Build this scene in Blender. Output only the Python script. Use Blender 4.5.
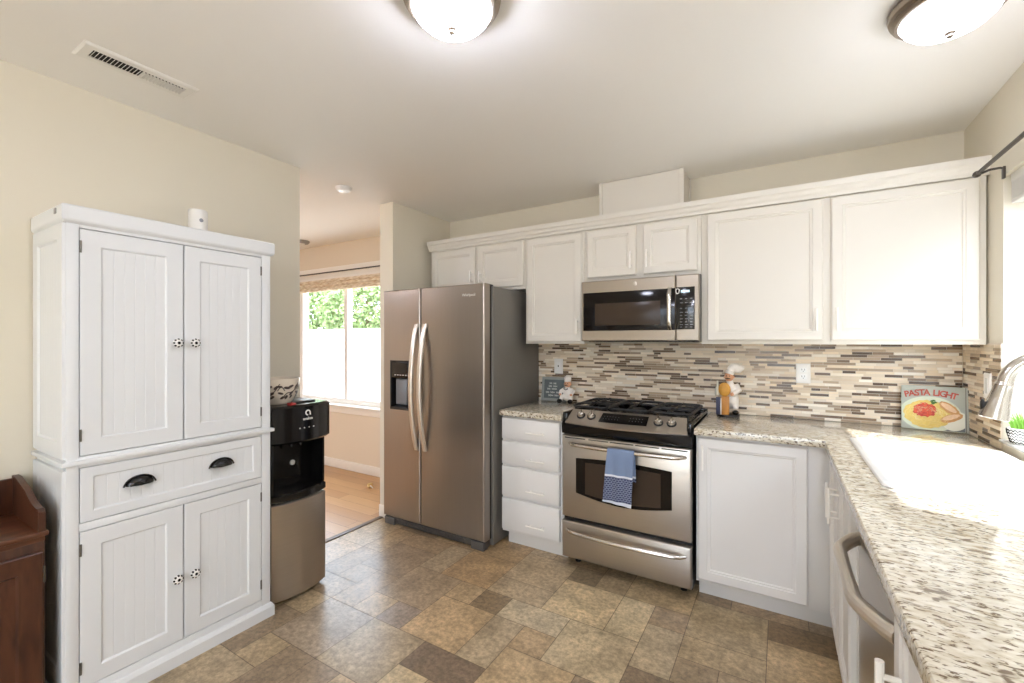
import bpy, bmesh, math, random
from mathutils import Vector, Matrix

for o in list(bpy.data.objects):
    bpy.data.objects.remove(o, do_unlink=True)
SC = bpy.context.scene
COL = SC.collection
PI = math.pi

# ------------------------------------------------------------------ camera, world, sun, exposure
cam_d = bpy.data.cameras.new('camera')
cam_d.sensor_width = 36.0
cam_d.lens = 443.0 / 1024.0 * 36.0
cam_d.shift_y = 0.0005
cam_d.clip_start = 0.02
cam = bpy.data.objects.new('camera', cam_d)
COL.objects.link(cam)
cam.location = (0, 0, 1.364)
cam.rotation_euler = (PI / 2, 0, math.radians(31.2))
SC.camera = cam

SC.view_settings.view_transform = 'Standard'
SC.view_settings.look = 'None'
SC.view_settings.gamma = 1.0
SC.view_settings.use_curve_mapping = False
SC.view_settings.exposure = 1.15
SC.cycles.use_denoising = True
SC.cycles.max_bounces = 12
SC.cycles.diffuse_bounces = 8
SC.cycles.glossy_bounces = 5
SC.cycles.transparent_max_bounces = 16
SC.cycles.sample_clamp_indirect = 6.0
SC.cycles.caustics_reflective = False
SC.cycles.caustics_refractive = False

W = bpy.data.worlds.new('sky')
SC.world = W
W.use_nodes = True
bgn = W.node_tree.nodes['Background']
bgn.inputs[0].default_value = (0.74, 0.86, 1.0, 1)
bgn.inputs[1].default_value = 4.8

sun_d = bpy.data.lights.new('sun', 'SUN')
sun_d.energy = 4.6
sun_d.angle = math.radians(0.8)
sun_d.color = (1.0, 0.98, 0.95)
sun = bpy.data.objects.new('sun', sun_d)
COL.objects.link(sun)
sd = Vector((-0.50, 0.22, -0.86)).normalized()
sun.rotation_euler = sd.to_track_quat('-Z', 'Y').to_euler()
sun.location = (4, 0, 6)


def area(name, loc, rot, sx, sy, energy=0, color=(1, 1, 1), portal=False):
    l = bpy.data.lights.new(name, 'AREA')
    l.shape = 'RECTANGLE'
    l.size, l.size_y = sx, sy
    l.energy = energy
    l.color = color
    if portal:
        l.cycles.is_portal = True
    o = bpy.data.objects.new(name, l)
    COL.objects.link(o)
    o.location = loc
    o.rotation_euler = rot
    return o


# portals only guide the sampling of the sky through the three openings
area('sky_portal', (1.0, 1.95, 1.5), (0, PI / 2, 0), 1.15, 1.45, portal=True)
area('sky_portal', (-4.0, 3.30, 1.36), (-PI / 2, 0, 0), 1.75, 1.36, portal=True)
area('sky_portal', (-0.1, -3.30, 1.1), (PI / 2, 0, 0), 1.6, 2.15, portal=True)
area('sky_portal', (-4.5, -3.30, 1.25), (PI / 2, 0, 0), 2.0, 1.8, portal=True)

# ------------------------------------------------------------------ helpers
ORIG = {}


def lin(c):
    r = []
    for v in c[:3]:
        v = v / 255.0
        r.append(v / 12.92 if v <= 0.04045 else ((v + 0.055) / 1.055) ** 2.4)
    return (r[0], r[1], r[2], 1.0)


class MB:
    def __init__(s):
        s.bm = bmesh.new()
        s.col = None

    def add(s, verts, faces, col=None):
        vs = [s.bm.verts.new(v) for v in verts]
        out = []
        for f in faces:
            try:
                out.append(s.bm.faces.new([vs[i] for i in f]))
            except ValueError:
                pass
        if col is not None:
            if s.col is None:
                s.col = s.bm.loops.layers.float_color.new('Col')
            for f in out:
                for l in f.loops:
                    l[s.col] = col
        return out

    def box(s, x0, x1, y0, y1, z0, z1, bev=0.0, seg=2, M=None, col=None):
        b = bmesh.new()
        bmesh.ops.create_cube(b, size=1.0)
        for v in b.verts:
            v.co = Vector((x0 + (v.co.x + .5) * (x1 - x0), y0 + (v.co.y + .5) * (y1 - y0), z0 + (v.co.z + .5) * (z1 - z0)))
        if bev > 0:
            bev = min(bev, .45 * min(abs(x1 - x0), abs(y1 - y0), abs(z1 - z0)))
            bmesh.ops.bevel(b, geom=list(b.edges), offset=bev, segments=seg, affect='EDGES', profile=.5)
        s.merge(b, M, col)
        return s

    def merge(s, b, M=None, col=None):
        b.verts.index_update()
        vs = [(M @ v.co) if M is not None else v.co.copy() for v in b.verts]
        s.add(vs, [[v.index for v in f.verts] for f in b.faces], col)
        b.free()

    def loft(s, rings, cap0=True, cap1=True, closed=True):
        n = len(rings[0])
        verts = [p for r in rings for p in r]
        faces = []
        for k in range(len(rings) - 1):
            for i in range(n if closed else n - 1):
                j = (i + 1) % n
                faces.append((k * n + i, k * n + j, (k + 1) * n + j, (k + 1) * n + i))
        if cap0:
            faces.append(tuple(range(n - 1, -1, -1)))
        if cap1:
            faces.append(tuple((len(rings) - 1) * n + i for i in range(n)))
        s.add(verts, faces)
        return s

    def lathe(s, c, prof, n=24, M=None):
        rings = []
        for r, z in prof:
            r = max(r, 1e-5)
            ring = [Vector((r * math.cos(2 * PI * i / n), r * math.sin(2 * PI * i / n), z)) for i in range(n)]
            if M is not None:
                ring = [M @ p for p in ring]
            rings.append([p + Vector(c) for p in ring])
        return s.loft(rings)

    def tube(s, pts, r, n=8, cap=True, flat=None):
        pts = [Vector(p) for p in pts]
        rs = r if isinstance(r, (list, tuple)) else [r] * len(pts)
        t0 = (pts[1] - pts[0]).normalized()
        ref = Vector((0, 0, 1)) if abs(t0.z) < .9 else Vector((0, 1, 0))
        nx = t0.cross(ref).normalized()
        rings = []
        for i, p in enumerate(pts):
            if i == 0:
                t = pts[1] - pts[0]
            elif i == len(pts) - 1:
                t = pts[-1] - pts[-2]
            else:
                t = (pts[i + 1] - pts[i]).normalized() + (pts[i] - pts[i - 1]).normalized()
            t.normalize()
            nx = (nx - t * nx.dot(t)).normalized()
            ny = t.cross(nx)
            fy = 1.0 if flat is None else flat
            rings.append([p + nx * (rs[i] * math.cos(2 * PI * k / n)) + ny * (rs[i] * fy * math.sin(2 * PI * k / n)) for k in range(n)])
        return s.loft(rings, cap, cap)

    def cyl(s, p0, p1, r, n=16):
        return s.tube([p0, p1], r, n)

    def sphere(s, c, r, sx=1, sy=1, sz=1, n=16, M=None):
        b = bmesh.new()
        bmesh.ops.create_uvsphere(b, u_segments=n, v_segments=max(6, n // 2), radius=r)
        for v in b.verts:
            v.co = Vector((v.co.x * sx, v.co.y * sy, v.co.z * sz))
            if M is not None:
                v.co = M @ v.co
            v.co += Vector(c)
        s.merge(b)
        return s

    def prism(s, poly, fn, a, b):
        """poly of (u, v); fn(u, v, w) gives the world point."""
        return s.loft([[fn(u, v, a) for u, v in poly], [fn(u, v, b) for u, v in poly]])

    def xf(s, M):
        bmesh.ops.transform(s.bm, matrix=M, verts=s.bm.verts)
        return s

    def build(s, name, mat, parent=None, origin=None, smooth=24):
        bm = s.bm
        bmesh.ops.recalc_face_normals(bm, faces=bm.faces)
        if parent is not None:
            org = ORIG[parent]
        else:
            org = Vector(origin) if origin is not None else Vector((0, 0, 0))
        for v in bm.verts:
            v.co -= org
        if smooth:
            lim = math.radians(smooth)
            for f in bm.faces:
                f.smooth = True
            for e in bm.edges:
                if len(e.link_faces) == 2:
                    if e.calc_face_angle(0) > lim:
                        e.smooth = False
                else:
                    e.smooth = False
        me = bpy.data.meshes.new(name)
        bm.to_mesh(me)
        bm.free()
        o = bpy.data.objects.new(name, me)
        COL.objects.link(o)
        if mat is not None:
            me.materials.append(mat)
        if parent is not None:
            o.parent = parent
        else:
            o.location = org
        ORIG[o] = org
        return o


def tag(o, label, cat, group=None):
    o['label'] = label
    o['category'] = cat
    if group:
        o['group'] = group
    return o


def thing(name, loc, label, cat, group=None):
    o = bpy.data.objects.new(name, None)
    o.empty_display_size = .1
    COL.objects.link(o)
    o.location = loc
    ORIG[o] = Vector(loc)
    return tag(o, label, cat, group)


def struct(o):
    o['kind'] = 'structure'
    return o


# fronts: (u, v, w) -> world, w points out of the front
def FS(y0):
    return lambda u, v, w: Vector((u, y0 - w, v))


def FE(x0):
    return lambda u, v, w: Vector((x0 + w, u, v))


def FW(x0):
    return lambda u, v, w: Vector((x0 - w, u, v))


def rectloft(mb, F, u0, u1, v0, v1, steps, cap0=True, cap1=True):
    rings = []
    for ins, w in steps:
        rings.append([F(u0 + ins, v0 + ins, w), F(u1 - ins, v0 + ins, w), F(u1 - ins, v1 - ins, w), F(u0 + ins, v1 - ins, w)])
    mb.loft(rings, cap0, cap1)
    return mb


def panel_door(mb, F, u0, u1, v0, v1, t=.022, st=.052, rec=.011):
    return rectloft(mb, F, u0, u1, v0, v1, [(0, 0), (0, t - .006), (.004, t - .002), (.007, t), (st - .004, t), (st - .001, t - .004), (st + .006, t - .005), (st + .010, t - rec)])


def slab_front(mb, F, u0, u1, v0, v1, t=.028):
    return rectloft(mb, F, u0, u1, v0, v1, [(0, 0), (0, t - .008), (.003, t - .003), (.010, t)])


def bead_door(mb, F, u0, u1, v0, v1, t=.02, st=.06, rec=.007, pitch=.032):
    rectloft(mb, F, u0, u1, v0, v1, [(0, 0), (0, t - .002), (.002, t), (st, t), (st + .006, t - rec)], True, False)
    a, b = u0 + st + .006, u1 - st - .006
    n = max(2, round((b - a) / pitch))
    prof = [(a, t - rec)]
    for i in range(1, n):
        c = a + (b - a) * i / n
        prof += [(c - .0016, t - rec), (c, t - rec - .0010), (c + .0016, t - rec)]
    prof.append((b, t - rec))
    z0, z1 = v0 + st + .006, v1 - st - .006
    mb.loft([[F(u, z0, w) for u, w in prof], [F(u, z1, w) for u, w in prof]], False, False, False)
    return mb


def bar_pull(F, u, v, L, vert=True, off=.032, r=.0052):
    mb = MB()
    h = L / 2
    if vert:
        mb.tube([F(u, v - h, off), F(u, v + h, off)], r, 10)
        for q in (-.32 * L, .32 * L):
            mb.tube([F(u, v + q, 0), F(u, v + q, off)], r * .8, 8)
    else:
        mb.tube([F(u - h, v, off), F(u + h, v, off)], r, 10)
        for q in (-.32 * L, .32 * L):
            mb.tube([F(u + q, v, 0), F(u + q, v, off)], r * .8, 8)
    return mb


def text_mb(body, size, F, u, v, w, depth=.0006, align='CENTER', rot=0.0, bold=0.0):
    cu = bpy.data.curves.new('lettering', 'FONT')
    cu.body = body
    cu.size = size
    cu.extrude = depth
    cu.align_x = align
    cu.offset = bold
    ob = bpy.data.objects.new('lettering', cu)
    COL.objects.link(ob)
    dg = bpy.context.evaluated_depsgraph_get()
    me = bpy.data.meshes.new_from_object(ob.evaluated_get(dg))
    mb = MB()
    c, s_ = math.cos(rot), math.sin(rot)
    vs = []
    for p in me.vertices:
        a, b = p.co.x * c - p.co.y * s_, p.co.x * s_ + p.co.y * c
        vs.append(F(u + a, v + b, w + p.co.z))
    mb.add(vs, [list(f.vertices) for f in me.polygons])
    bpy.data.objects.remove(ob, do_unlink=True)
    bpy.data.curves.remove(cu)
    bpy.data.meshes.remove(me)
    return mb


# ------------------------------------------------------------------ materials
def new_mat(name):
    m = bpy.data.materials.new(name)
    m.use_nodes = True
    return m, m.node_tree.nodes, m.node_tree.links, m.node_tree.nodes['Principled BSDF']


def pmat(name, rgb, rough=.5, metal=0.0, var=.04, scale=6.0, coat=0.0, bump=0.0, bscale=60.0, spec=.5, stretch=None):
    m, N, L, P = new_mat(name)
    c = lin(rgb)
    P.inputs['Roughness'].default_value = rough
    P.inputs['Metallic'].default_value = metal
    P.inputs['Specular IOR Level'].default_value = spec
    if coat:
        P.inputs['Coat Weight'].default_value = coat
        P.inputs['Coat Roughness'].default_value = .06
    tc = N.new('ShaderNodeTexCoord')
    mp = N.new('ShaderNodeMapping')
    L.new(tc.outputs['Object'], mp.inputs[0])
    if stretch:
        mp.inputs['Scale'].default_value = stretch
    nz = N.new('ShaderNodeTexNoise')
    nz.inputs['Scale'].default_value = scale
    nz.inputs['Detail'].default_value = 4
    L.new(mp.outputs[0], nz.inputs['Vector'])
    mx = N.new('ShaderNodeMix')
    mx.data_type = 'RGBA'
    mx.inputs['A'].default_value = tuple(x * (1 - var) for x in c[:3]) + (1,)
    mx.inputs['B'].default_value = tuple(min(1, x * (1 + var)) for x in c[:3]) + (1,)
    L.new(nz.outputs['Fac'], mx.inputs['Factor'])
    L.new(mx.outputs['Result'], P.inputs['Base Color'])
    if bump:
        n2 = N.new('ShaderNodeTexNoise')
        n2.inputs['Scale'].default_value = bscale
        L.new(mp.outputs[0], n2.inputs['Vector'])
        bp = N.new('ShaderNodeBump')
        bp.inputs['Strength'].default_value = bump
        bp.inputs['Distance'].default_value = .002
        L.new(n2.outputs['Fac'], bp.inputs['Height'])
        L.new(bp.outputs[0], P.inputs['Normal'])
    return m


M_wall = pmat('cream_wall_paint', (226, 219, 202), .75, var=.015, scale=2, bump=.06, bscale=220)
M_wall_r = M_wall
M_dining = pmat('tan_wall_paint', (224, 210, 188), .75, var=.015, scale=2, bump=.06, bscale=220)
M_ceil = pmat('ceiling_paint', (242, 240, 237), .85, var=.01, scale=2, bump=.08, bscale=180)
M_trim = pmat('white_trim_paint', (236, 230, 220), .4, var=.01)
M_cab = pmat('cabinet_white_paint', (224, 219, 209), .38, var=.012, scale=3)
M_base = pmat('base_cabinet_white', (228, 226, 223), .38, var=.012, scale=3)
M_pantry = pmat('pantry_white_paint', (224, 226, 227), .42, var=.012, scale=4)
M_gap = pmat('dark_gap', (40, 36, 32), .8)
M_steel = pmat('stainless', (184, 176, 166), .30, .92, var=.06, scale=3, stretch=(1, 1, 60), bump=.03, bscale=4)
M_fridge = pmat('slate_stainless', (164, 154, 144), .30, .9, var=.05, scale=3, stretch=(60, 60, 1))
M_fside = pmat('fridge_side_grey', (122, 118, 112), .42, .3, var=.03, scale=30)
M_chrome = pmat('brushed_nickel', (205, 200, 192), .24, 1.0, var=.03)
M_pull = pmat('satin_pull', (250, 247, 240), .25, .0, var=.02)
M_black = pmat('gloss_black', (14, 13, 13), .12, var=.1)
M_mblack = pmat('satin_black', (20, 19, 19), .38, var=.1)
M_iron = pmat('cast_iron', (26, 25, 25), .5, var=.15, scale=40, bump=.2, bscale=300)
M_glassblk = pmat('oven_glass', (22, 17, 14), .10, var=.1, spec=.25)
M_glassbrn = pmat('oven_glass_inner', (66, 54, 44), .22, var=.1, spec=.2)
M_white = pmat('white_ceramic', (244, 244, 242), .15, var=.01, coat=.4)
M_plast = pmat('white_plastic', (236, 234, 230), .35, var=.01)
M_orb = pmat('bronze_dark', (48, 42, 38), .35, .7, var=.1)
M_rod = pmat('rod_grey', (84, 78, 72), .4, .6, var=.06)
M_dwood = None
M_ring = pmat('lamp_nickel', (150, 138, 124), .35, .75, var=.03)
M_mw = pmat('microwave_stainless', (168, 158, 146), .30, .92, var=.06, scale=3, stretch=(1, 1, 60))
M_satin = pmat('satin_nickel', (222, 214, 202), .36, .8, var=.02)
M_keyp = pmat('key_print', (150, 152, 158), .5)


def noise_wood(name, dark, light, rough, scale, stretch):
    m, N, L, P = new_mat(name)
    tc = N.new('ShaderNodeTexCoord')
    mp = N.new('ShaderNodeMapping')
    mp.inputs['Scale'].default_value = stretch
    L.new(tc.outputs['Object'], mp.inputs[0])
    nz = N.new('ShaderNodeTexNoise')
    nz.inputs['Scale'].default_value = scale
    nz.inputs['Detail'].default_value = 8
    nz.inputs['Distortion'].default_value = .6
    L.new(mp.outputs[0], nz.inputs['Vector'])
    r = N.new('ShaderNodeValToRGB')
    r.color_ramp.elements[0].position = .3
    r.color_ramp.elements[0].color = lin(dark)
    r.color_ramp.elements[1].position = .72
    r.color_ramp.elements[1].color = lin(light)
    L.new(nz.outputs['Fac'], r.inputs[0])
    L.new(r.outputs[0], P.inputs['Base Color'])
    P.inputs['Roughness'].default_value = rough
    return m


M_dwood = noise_wood('dark_walnut', (54, 30, 19), (90, 54, 36), .34, 5, (6, 6, 1))
M_dwood_top = noise_wood('dark_walnut_top', (66, 38, 24), (110, 68, 46), .32, 5, (6, 1, 6))


def granite():
    m, N, L, P = new_mat('granite')
    tc = N.new('ShaderNodeTexCoord')
    mp = N.new('ShaderNodeMapping')
    mp.inputs['Scale'].default_value = (.6, 1.25, 1.0)
    mp.inputs['Rotation'].default_value = (0, 0, .12)
    L.new(tc.outputs['Object'], mp.inputs[0])

    def nz(scale, det, dist=.3):
        n = N.new('ShaderNodeTexNoise')
        n.inputs['Scale'].default_value = scale
        n.inputs['Detail'].default_value = det
        n.inputs['Distortion'].default_value = dist
        L.new(mp.outputs[0], n.inputs['Vector'])
        return n

    def ramp(src, stops):
        r = N.new('ShaderNodeValToRGB')
        e = r.color_ramp.elements
        e[0].position, e[0].color = stops[0]
        e[1].position, e[1].color = stops[-1]
        for p, c in stops[1:-1]:
            q = e.new(p)
            q.color = c
        L.new(src.outputs['Fac'], r.inputs[0])
        return r
    base = ramp(nz(60, 5), [(.30, lin((166, 150, 124))), (.45, lin((206, 196, 174))), (.68, lin((228, 222, 208)))])
    spk = ramp(nz(120, 4, .5), [(.37, (1, 1, 1, 1)), (.44, (0, 0, 0, 1))])
    big = ramp(nz(42, 5, .6), [(.32, (1, 1, 1, 1)), (.40, (0, 0, 0, 1))])
    mx = N.new('ShaderNodeMix')
    mx.data_type = 'RGBA'
    L.new(spk.outputs[0], mx.inputs['Factor'])
    L.new(base.outputs[0], mx.inputs['A'])
    mx.inputs['B'].default_value = lin((104, 86, 66))
    m2 = N.new('ShaderNodeMix')
    m2.data_type = 'RGBA'
    L.new(big.outputs[0], m2.inputs['Factor'])
    L.new(mx.outputs['Result'], m2.inputs['A'])
    m2.inputs['B'].default_value = lin((122, 106, 88))
    L.new(m2.outputs['Result'], P.inputs['Base Color'])
    P.inputs['Roughness'].default_value = .12
    P.inputs['Coat Weight'].default_value = .3
    P.inputs['Coat Roughness'].default_value = .03
    return m


M_granite = granite()


def attr_mat(name, rough, nscale, amt, dark=(70, 56, 40), bump=0.0, lo=.35, hi=.65, rough_from_alpha=False, coat=0.0, fine=0.0):
    m, N, L, P = new_mat(name)
    at = N.new('ShaderNodeVertexColor')
    at.layer_name = 'Col'
    tc = N.new('ShaderNodeTexCoord')
    nz = N.new('ShaderNodeTexNoise')
    nz.inputs['Scale'].default_value = nscale
    nz.inputs['Detail'].default_value = 9
    nz.inputs['Roughness'].default_value = .68
    nz.inputs['Distortion'].default_value = .5
    L.new(tc.outputs['Object'], nz.inputs['Vector'])
    mr = N.new('ShaderNodeMapRange')
    mr.inputs['From Min'].default_value = lo
    mr.inputs['From Max'].default_value = hi
    mr.inputs['To Min'].default_value = amt
    mr.inputs['To Max'].default_value = 0
    L.new(nz.outputs['Fac'], mr.inputs['Value'])
    mx = N.new('ShaderNodeMix')
    mx.data_type = 'RGBA'
    L.new(mr.outputs['Result'], mx.inputs['Factor'])
    L.new(at.outputs['Color'], mx.inputs['A'])
    mx.inputs['B'].default_value = lin(dark)
    res = mx.outputs['Result']
    if fine:
        n2 = N.new('ShaderNodeTexNoise')
        n2.inputs['Scale'].default_value = fine
        n2.inputs['Detail'].default_value = 8
        n2.inputs['Roughness'].default_value = .75
        L.new(tc.outputs['Object'], n2.inputs['Vector'])
        rr = N.new('ShaderNodeMapRange')
        rr.inputs['From Min'].default_value = .36
        rr.inputs['From Max'].default_value = .62
        rr.inputs['To Min'].default_value = .56
        rr.inputs['To Max'].default_value = 1.16
        L.new(n2.outputs['Fac'], rr.inputs['Value'])
        m2 = N.new('ShaderNodeMix')
        m2.data_type = 'RGBA'
        m2.blend_type = 'MULTIPLY'
        m2.inputs['Factor'].default_value = 1.0
        L.new(res, m2.inputs['A'])
        L.new(rr.outputs['Result'], m2.inputs['B'])
        res = m2.outputs['Result']
    L.new(res, P.inputs['Base Color'])
    P.inputs['Roughness'].default_value = rough
    if rough_from_alpha:
        L.new(at.outputs['Alpha'], P.inputs['Roughness'])
    if bump:
        bp = N.new('ShaderNodeBump')
        bp.inputs['Strength'].default_value = bump
        bp.inputs['Distance'].default_value = .002
        L.new(nz.outputs['Fac'], bp.inputs['Height'])
        L.new(bp.outputs[0], P.inputs['Normal'])
    return m


M_floor = attr_mat('vinyl_stone_tile', .30, 7, .50, (96, 82, 62), bump=.15, fine=44)
M_mosaic = attr_mat('mosaic_strip_tile', .2, 22, .12, (150, 128, 104), lo=.3, hi=.7, rough_from_alpha=True)


def plank_mat():
    m, N, L, P = new_mat('oak_planks')
    tc = N.new('ShaderNodeTexCoord')
    br = N.new('ShaderNodeTexBrick')
    br.inputs['Scale'].default_value = 1.0
    br.inputs['Brick Width'].default_value = 1.1
    br.inputs['Row Height'].default_value = .12
    br.inputs['Mortar Size'].default_value = .0012
    br.inputs['Color1'].default_value = lin((206, 166, 118))
    br.inputs['Color2'].default_value = lin((184, 140, 96))
    br.inputs['Mortar'].default_value = lin((110, 78, 50))
    L.new(tc.outputs['Object'], br.inputs['Vector'])
    mp = N.new('ShaderNodeMapping')
    mp.inputs['Scale'].default_value = (1.5, 22, 1)
    L.new(tc.outputs['Object'], mp.inputs[0])
    nz = N.new('ShaderNodeTexNoise')
    nz.inputs['Scale'].default_value = 3
    nz.inputs['Detail'].default_value = 6
    L.new(mp.outputs[0], nz.inputs['Vector'])
    mx = N.new('ShaderNodeMix')
    mx.data_type = 'RGBA'
    mx.blend_type = 'MULTIPLY'
    mx.inputs['Factor'].default_value = .45
    L.new(br.outputs['Color'], mx.inputs['A'])
    L.new(nz.outputs['Color'], mx.inputs['B'])
    r = N.new('ShaderNodeValToRGB')
    r.color_ramp.elements[0].color = (.55, .5, .45, 1)
    r.color_ramp.elements[1].color = (1, 1, 1, 1)
    L.new(nz.outputs['Fac'], r.inputs[0])
    L.new(r.outputs[0], mx.inputs['B'])
    L.new(mx.outputs['Result'], P.inputs['Base Color'])
    P.inputs['Roughness'].default_value = .3
    return m


M_plank = plank_mat()


def glass_mat():
    m, N, L, P = new_mat('window_glass')
    N.remove(P)
    out = N['Material Output']
    tr = N.new('ShaderNodeBsdfTransparent')
    gl = N.new('ShaderNodeBsdfGlossy')
    gl.inputs['Roughness'].default_value = .02
    mx = N.new('ShaderNodeMixShader')
    mx.inputs[0].default_value = .06
    L.new(tr.outputs[0], mx.inputs[1])
    L.new(gl.outputs[0], mx.inputs[2])
    L.new(mx.outputs[0], out.inputs[0])
    return m


M_glass = glass_mat()


def emit_mat(name, rgb, strength):
    m, N, L, P = new_mat(name)
    P.inputs['Base Color'].default_value = lin(rgb)
    P.inputs['Emission Color'].default_value = lin(rgb)
    P.inputs['Emission Strength'].default_value = strength
    P.inputs['Roughness'].default_value = .3
    return m


M_dome = emit_mat('lit_frosted_glass', (232, 236, 255), 31.0)
M_dome_dim = emit_mat('lit_frosted_glass_dim', (232, 236, 255), 9.0)
M_dome_fill = emit_mat('fill_lamp_glass', (230, 234, 255), 72.0)  # strong glow used only by the added fill lamps
M_led = emit_mat('display_digits', (190, 225, 235), .5)

# ------------------------------------------------------------------ room shell
XL, XR, YB, ZC = -2.54, .80, 3.118, 2.44


def wall_y(mb, x0, x1, y0, y1, z0, z1, hole=None):
    if hole is None:
        return mb.box(x0, x1, y0, y1, z0, z1)
    a, b, c, d = hole
    mb.box(x0, a, y0, y1, z0, z1)
    mb.box(b, x1, y0, y1, z0, z1)
    mb.box(a, b, y0, y1, z0, c)
    mb.box(a, b, y0, y1, d, z1)
    return mb


def wall_x(mb, x0, x1, y0, y1, z0, z1, hole=None):
    if hole is None:
        return mb.box(x0, x1, y0, y1, z0, z1)
    a, b, c, d = hole
    mb.box(x0, x1, y0, a, z0, z1)
    mb.box(x0, x1, b, y1, z0, z1)
    mb.box(x0, x1, a, b, z0, c)
    mb.box(x0, x1, a, b, d, z1)
    return mb


# kitchen part of the back wall and the dining part are two rooms' walls in one plane
struct(wall_y(MB(), -2.63, .95, YB, YB + .14, 0, ZC).build('wall_back', M_wall))
struct(wall_y(MB(), -6.1, -2.63, 3.14, 3.14 + .14, 0, ZC, (-4.86, -3.14, .69, 2.03)).build('wall_dining_back', M_dining))
struct(wall_x(MB(), XR, XR + .14, -3.2, YB, 0, ZC, (1.28, 2.655, .955, 2.06)).build('wall_right', M_wall))
struct(MB().box(XL - .11, XL, -3.2, 1.662, 0, ZC).build('wall_left', M_wall))
struct(MB().box(XL - .140, XL, 2.432, YB, 0, ZC).build('wall_fridge_side', M_wall))
struct(wall_y(wall_y(MB(), -6.1, -2.6, -3.34, -3.2, 0, ZC, (-5.5, -3.5, .35, 2.15)), -2.6, .94, -3.34, -3.2, 0, ZC, (-.9, .7, .02, 2.15)).build('wall_rear', M_wall))  # both openings are added to let in fill daylight
struct(MB().box(-6.24, -6.1, -3.34, 3.28, 0, ZC).build('wall_dining_left', M_dining))
struct(MB().box(-6.24, .94, -3.34, 3.28, ZC, ZC + .1).build('ceiling', M_ceil))
struct(MB().box(-6.1, -2.655, -3.2, 3.14, -.06, 0).build('floor_dining', M_plank))
struct(MB().box(-2.680, -2.640, 1.662, 2.432, -.01, .006, .003).build('trim_1', pmat('threshold_strip', (92, 74, 54), .4)))

# vinyl floor, tiles on a 1/6 m module
rng = random.Random(11)
PAL = [(160, 138, 104), (150, 126, 92), (138, 114, 84), (168, 148, 112), (128, 108, 84), (146, 128, 100), (118, 100, 80), (156, 132, 98)]
GX0, GXM, GY0, GYM = -.05, .1667, 2.51, .1645
TILES = [(-9, -7, -6, -4, (164, 136, 98)), (-8, -7, -4, -3, (112, 92, 66)), (-7, -5, -4, -3, (170, 154, 124)), (-7, -6, -6, -4, (150, 132, 104)),
         (-6, -5, -5, -4, (150, 124, 90)), (-5, -3, -5, -3, (160, 142, 110)), (-6, -4, -3, -1, (172, 150, 112)), (-6, -5, -1, 0, (104, 88, 66)),
         (-5, -4, -1, 0, (140, 120, 90)), (-4, -3, -3, -1, (174, 156, 120)), (-3, -2, -2, -1, (132, 110, 82)), (-3, -2, -4, -2, (150, 134, 106)),
         (-4, -2, -1, 1, (156, 134, 98)), (-2, 0, -2, 0, (142, 124, 92)), (-2, -1, 0, 1, (112, 92, 66)), (-1, 1, 0, 1, (140, 116, 84)),
         (0, 2, -1, 0, (98, 78, 54)), (0, 2, -3, -1, (158, 134, 96)), (-2, 0, -3, -2, (150, 130, 96)), (-2, -1, -4, -3, (126, 108, 82)),
         (-8, -6, -2, 0, (146, 126, 96)), (-8, -6, -3, -2, (150, 130, 100)), (-10, -8, -3, -1, (148, 118, 80)), (-10, -8, -1, 1, (144, 116, 80)),
         (-8, -6, -7, -6, (92, 76, 62)), (-10, -9, -6, -5, (118, 104, 92)), (-11, -9, -5, -3, (136, 116, 90)), (-1, 0, -5, -3, (136, 116, 88)),
         (-7, -5, 0, 1, (148, 124, 90)), (-12, -10, -8, -6, (134, 118, 100))]
mb = MB()
occ = {}
gi0, gi1, gj0, gj1 = -16, 5, -35, 3


def put_tile(i0, i1, j0, j1, c):
    for i in range(i0, i1):
        for j in range(j0, j1):
            occ[(i, j)] = 1
    g = .0016
    x0, x1 = GX0 + i0 * GXM + g, GX0 + i1 * GXM - g
    y0, y1 = GY0 + j0 * GYM + g, GY0 + j1 * GYM - g
    x0, x1 = max(x0, -2.655), min(x1, .79)
    y0, y1 = max(y0, -3.2), min(y1, YB)
    if x1 > x0 and y1 > y0:
        mb.add([(x0, y0, 0), (x1, y0, 0), (x1, y1, 0), (x0, y1, 0)], [(0, 1, 2, 3)], lin(tuple(min(255, (q * .66 + m * .22 + (c[0] + c[1] + c[2]) * .04) * 1.40) for q, m in zip(c, (146, 126, 98)))))


for t in TILES:
    put_tile(*t)
for j in range(gj0, gj1 + 1):
    for i in range(gi0, gi1 + 1):
        if (i, j) in occ:
            continue
        opts = [(2, 2), (2, 2), (2, 1), (1, 2), (2, 1), (1, 1), (2, 3)]
        rng.shuffle(opts)
        opts.append((1, 1))
        for w_, h_ in opts:
            if all((i + a, j + b) not in occ for a in range(w_) for b in range(h_)):
                k = rng.choice(PAL)
                f = rng.uniform(.9, 1.06)
                put_tile(i, i + w_, j, j + h_, tuple(min(255, q * f) for q in k))
                break
x0, x1, y0, y1 = -2.655, .94, -3.2, YB
mb.add([(x0, y0, -.0015), (x1, y0, -.0015), (x1, y1, -.0015), (x0, y1, -.0015)], [(0, 1, 2, 3)], lin((120, 100, 76)))
mb.add([(x0, y0, -.06), (x1, y0, -.06), (x1, y1, -.06), (x0, y1, -.06)], [(3, 2, 1, 0)], lin((96, 80, 60)))
struct(mb.build('floor', M_floor, smooth=0))

struct(MB().box(-2.54, .80, -3.2, -.75, .0005, .012, .003).build('floor_bounce', pmat('bounce_carpet', (222, 214, 200), .95, var=.05, scale=90)))  # pale carpet added behind the camera to bounce light onto the ceiling

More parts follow.
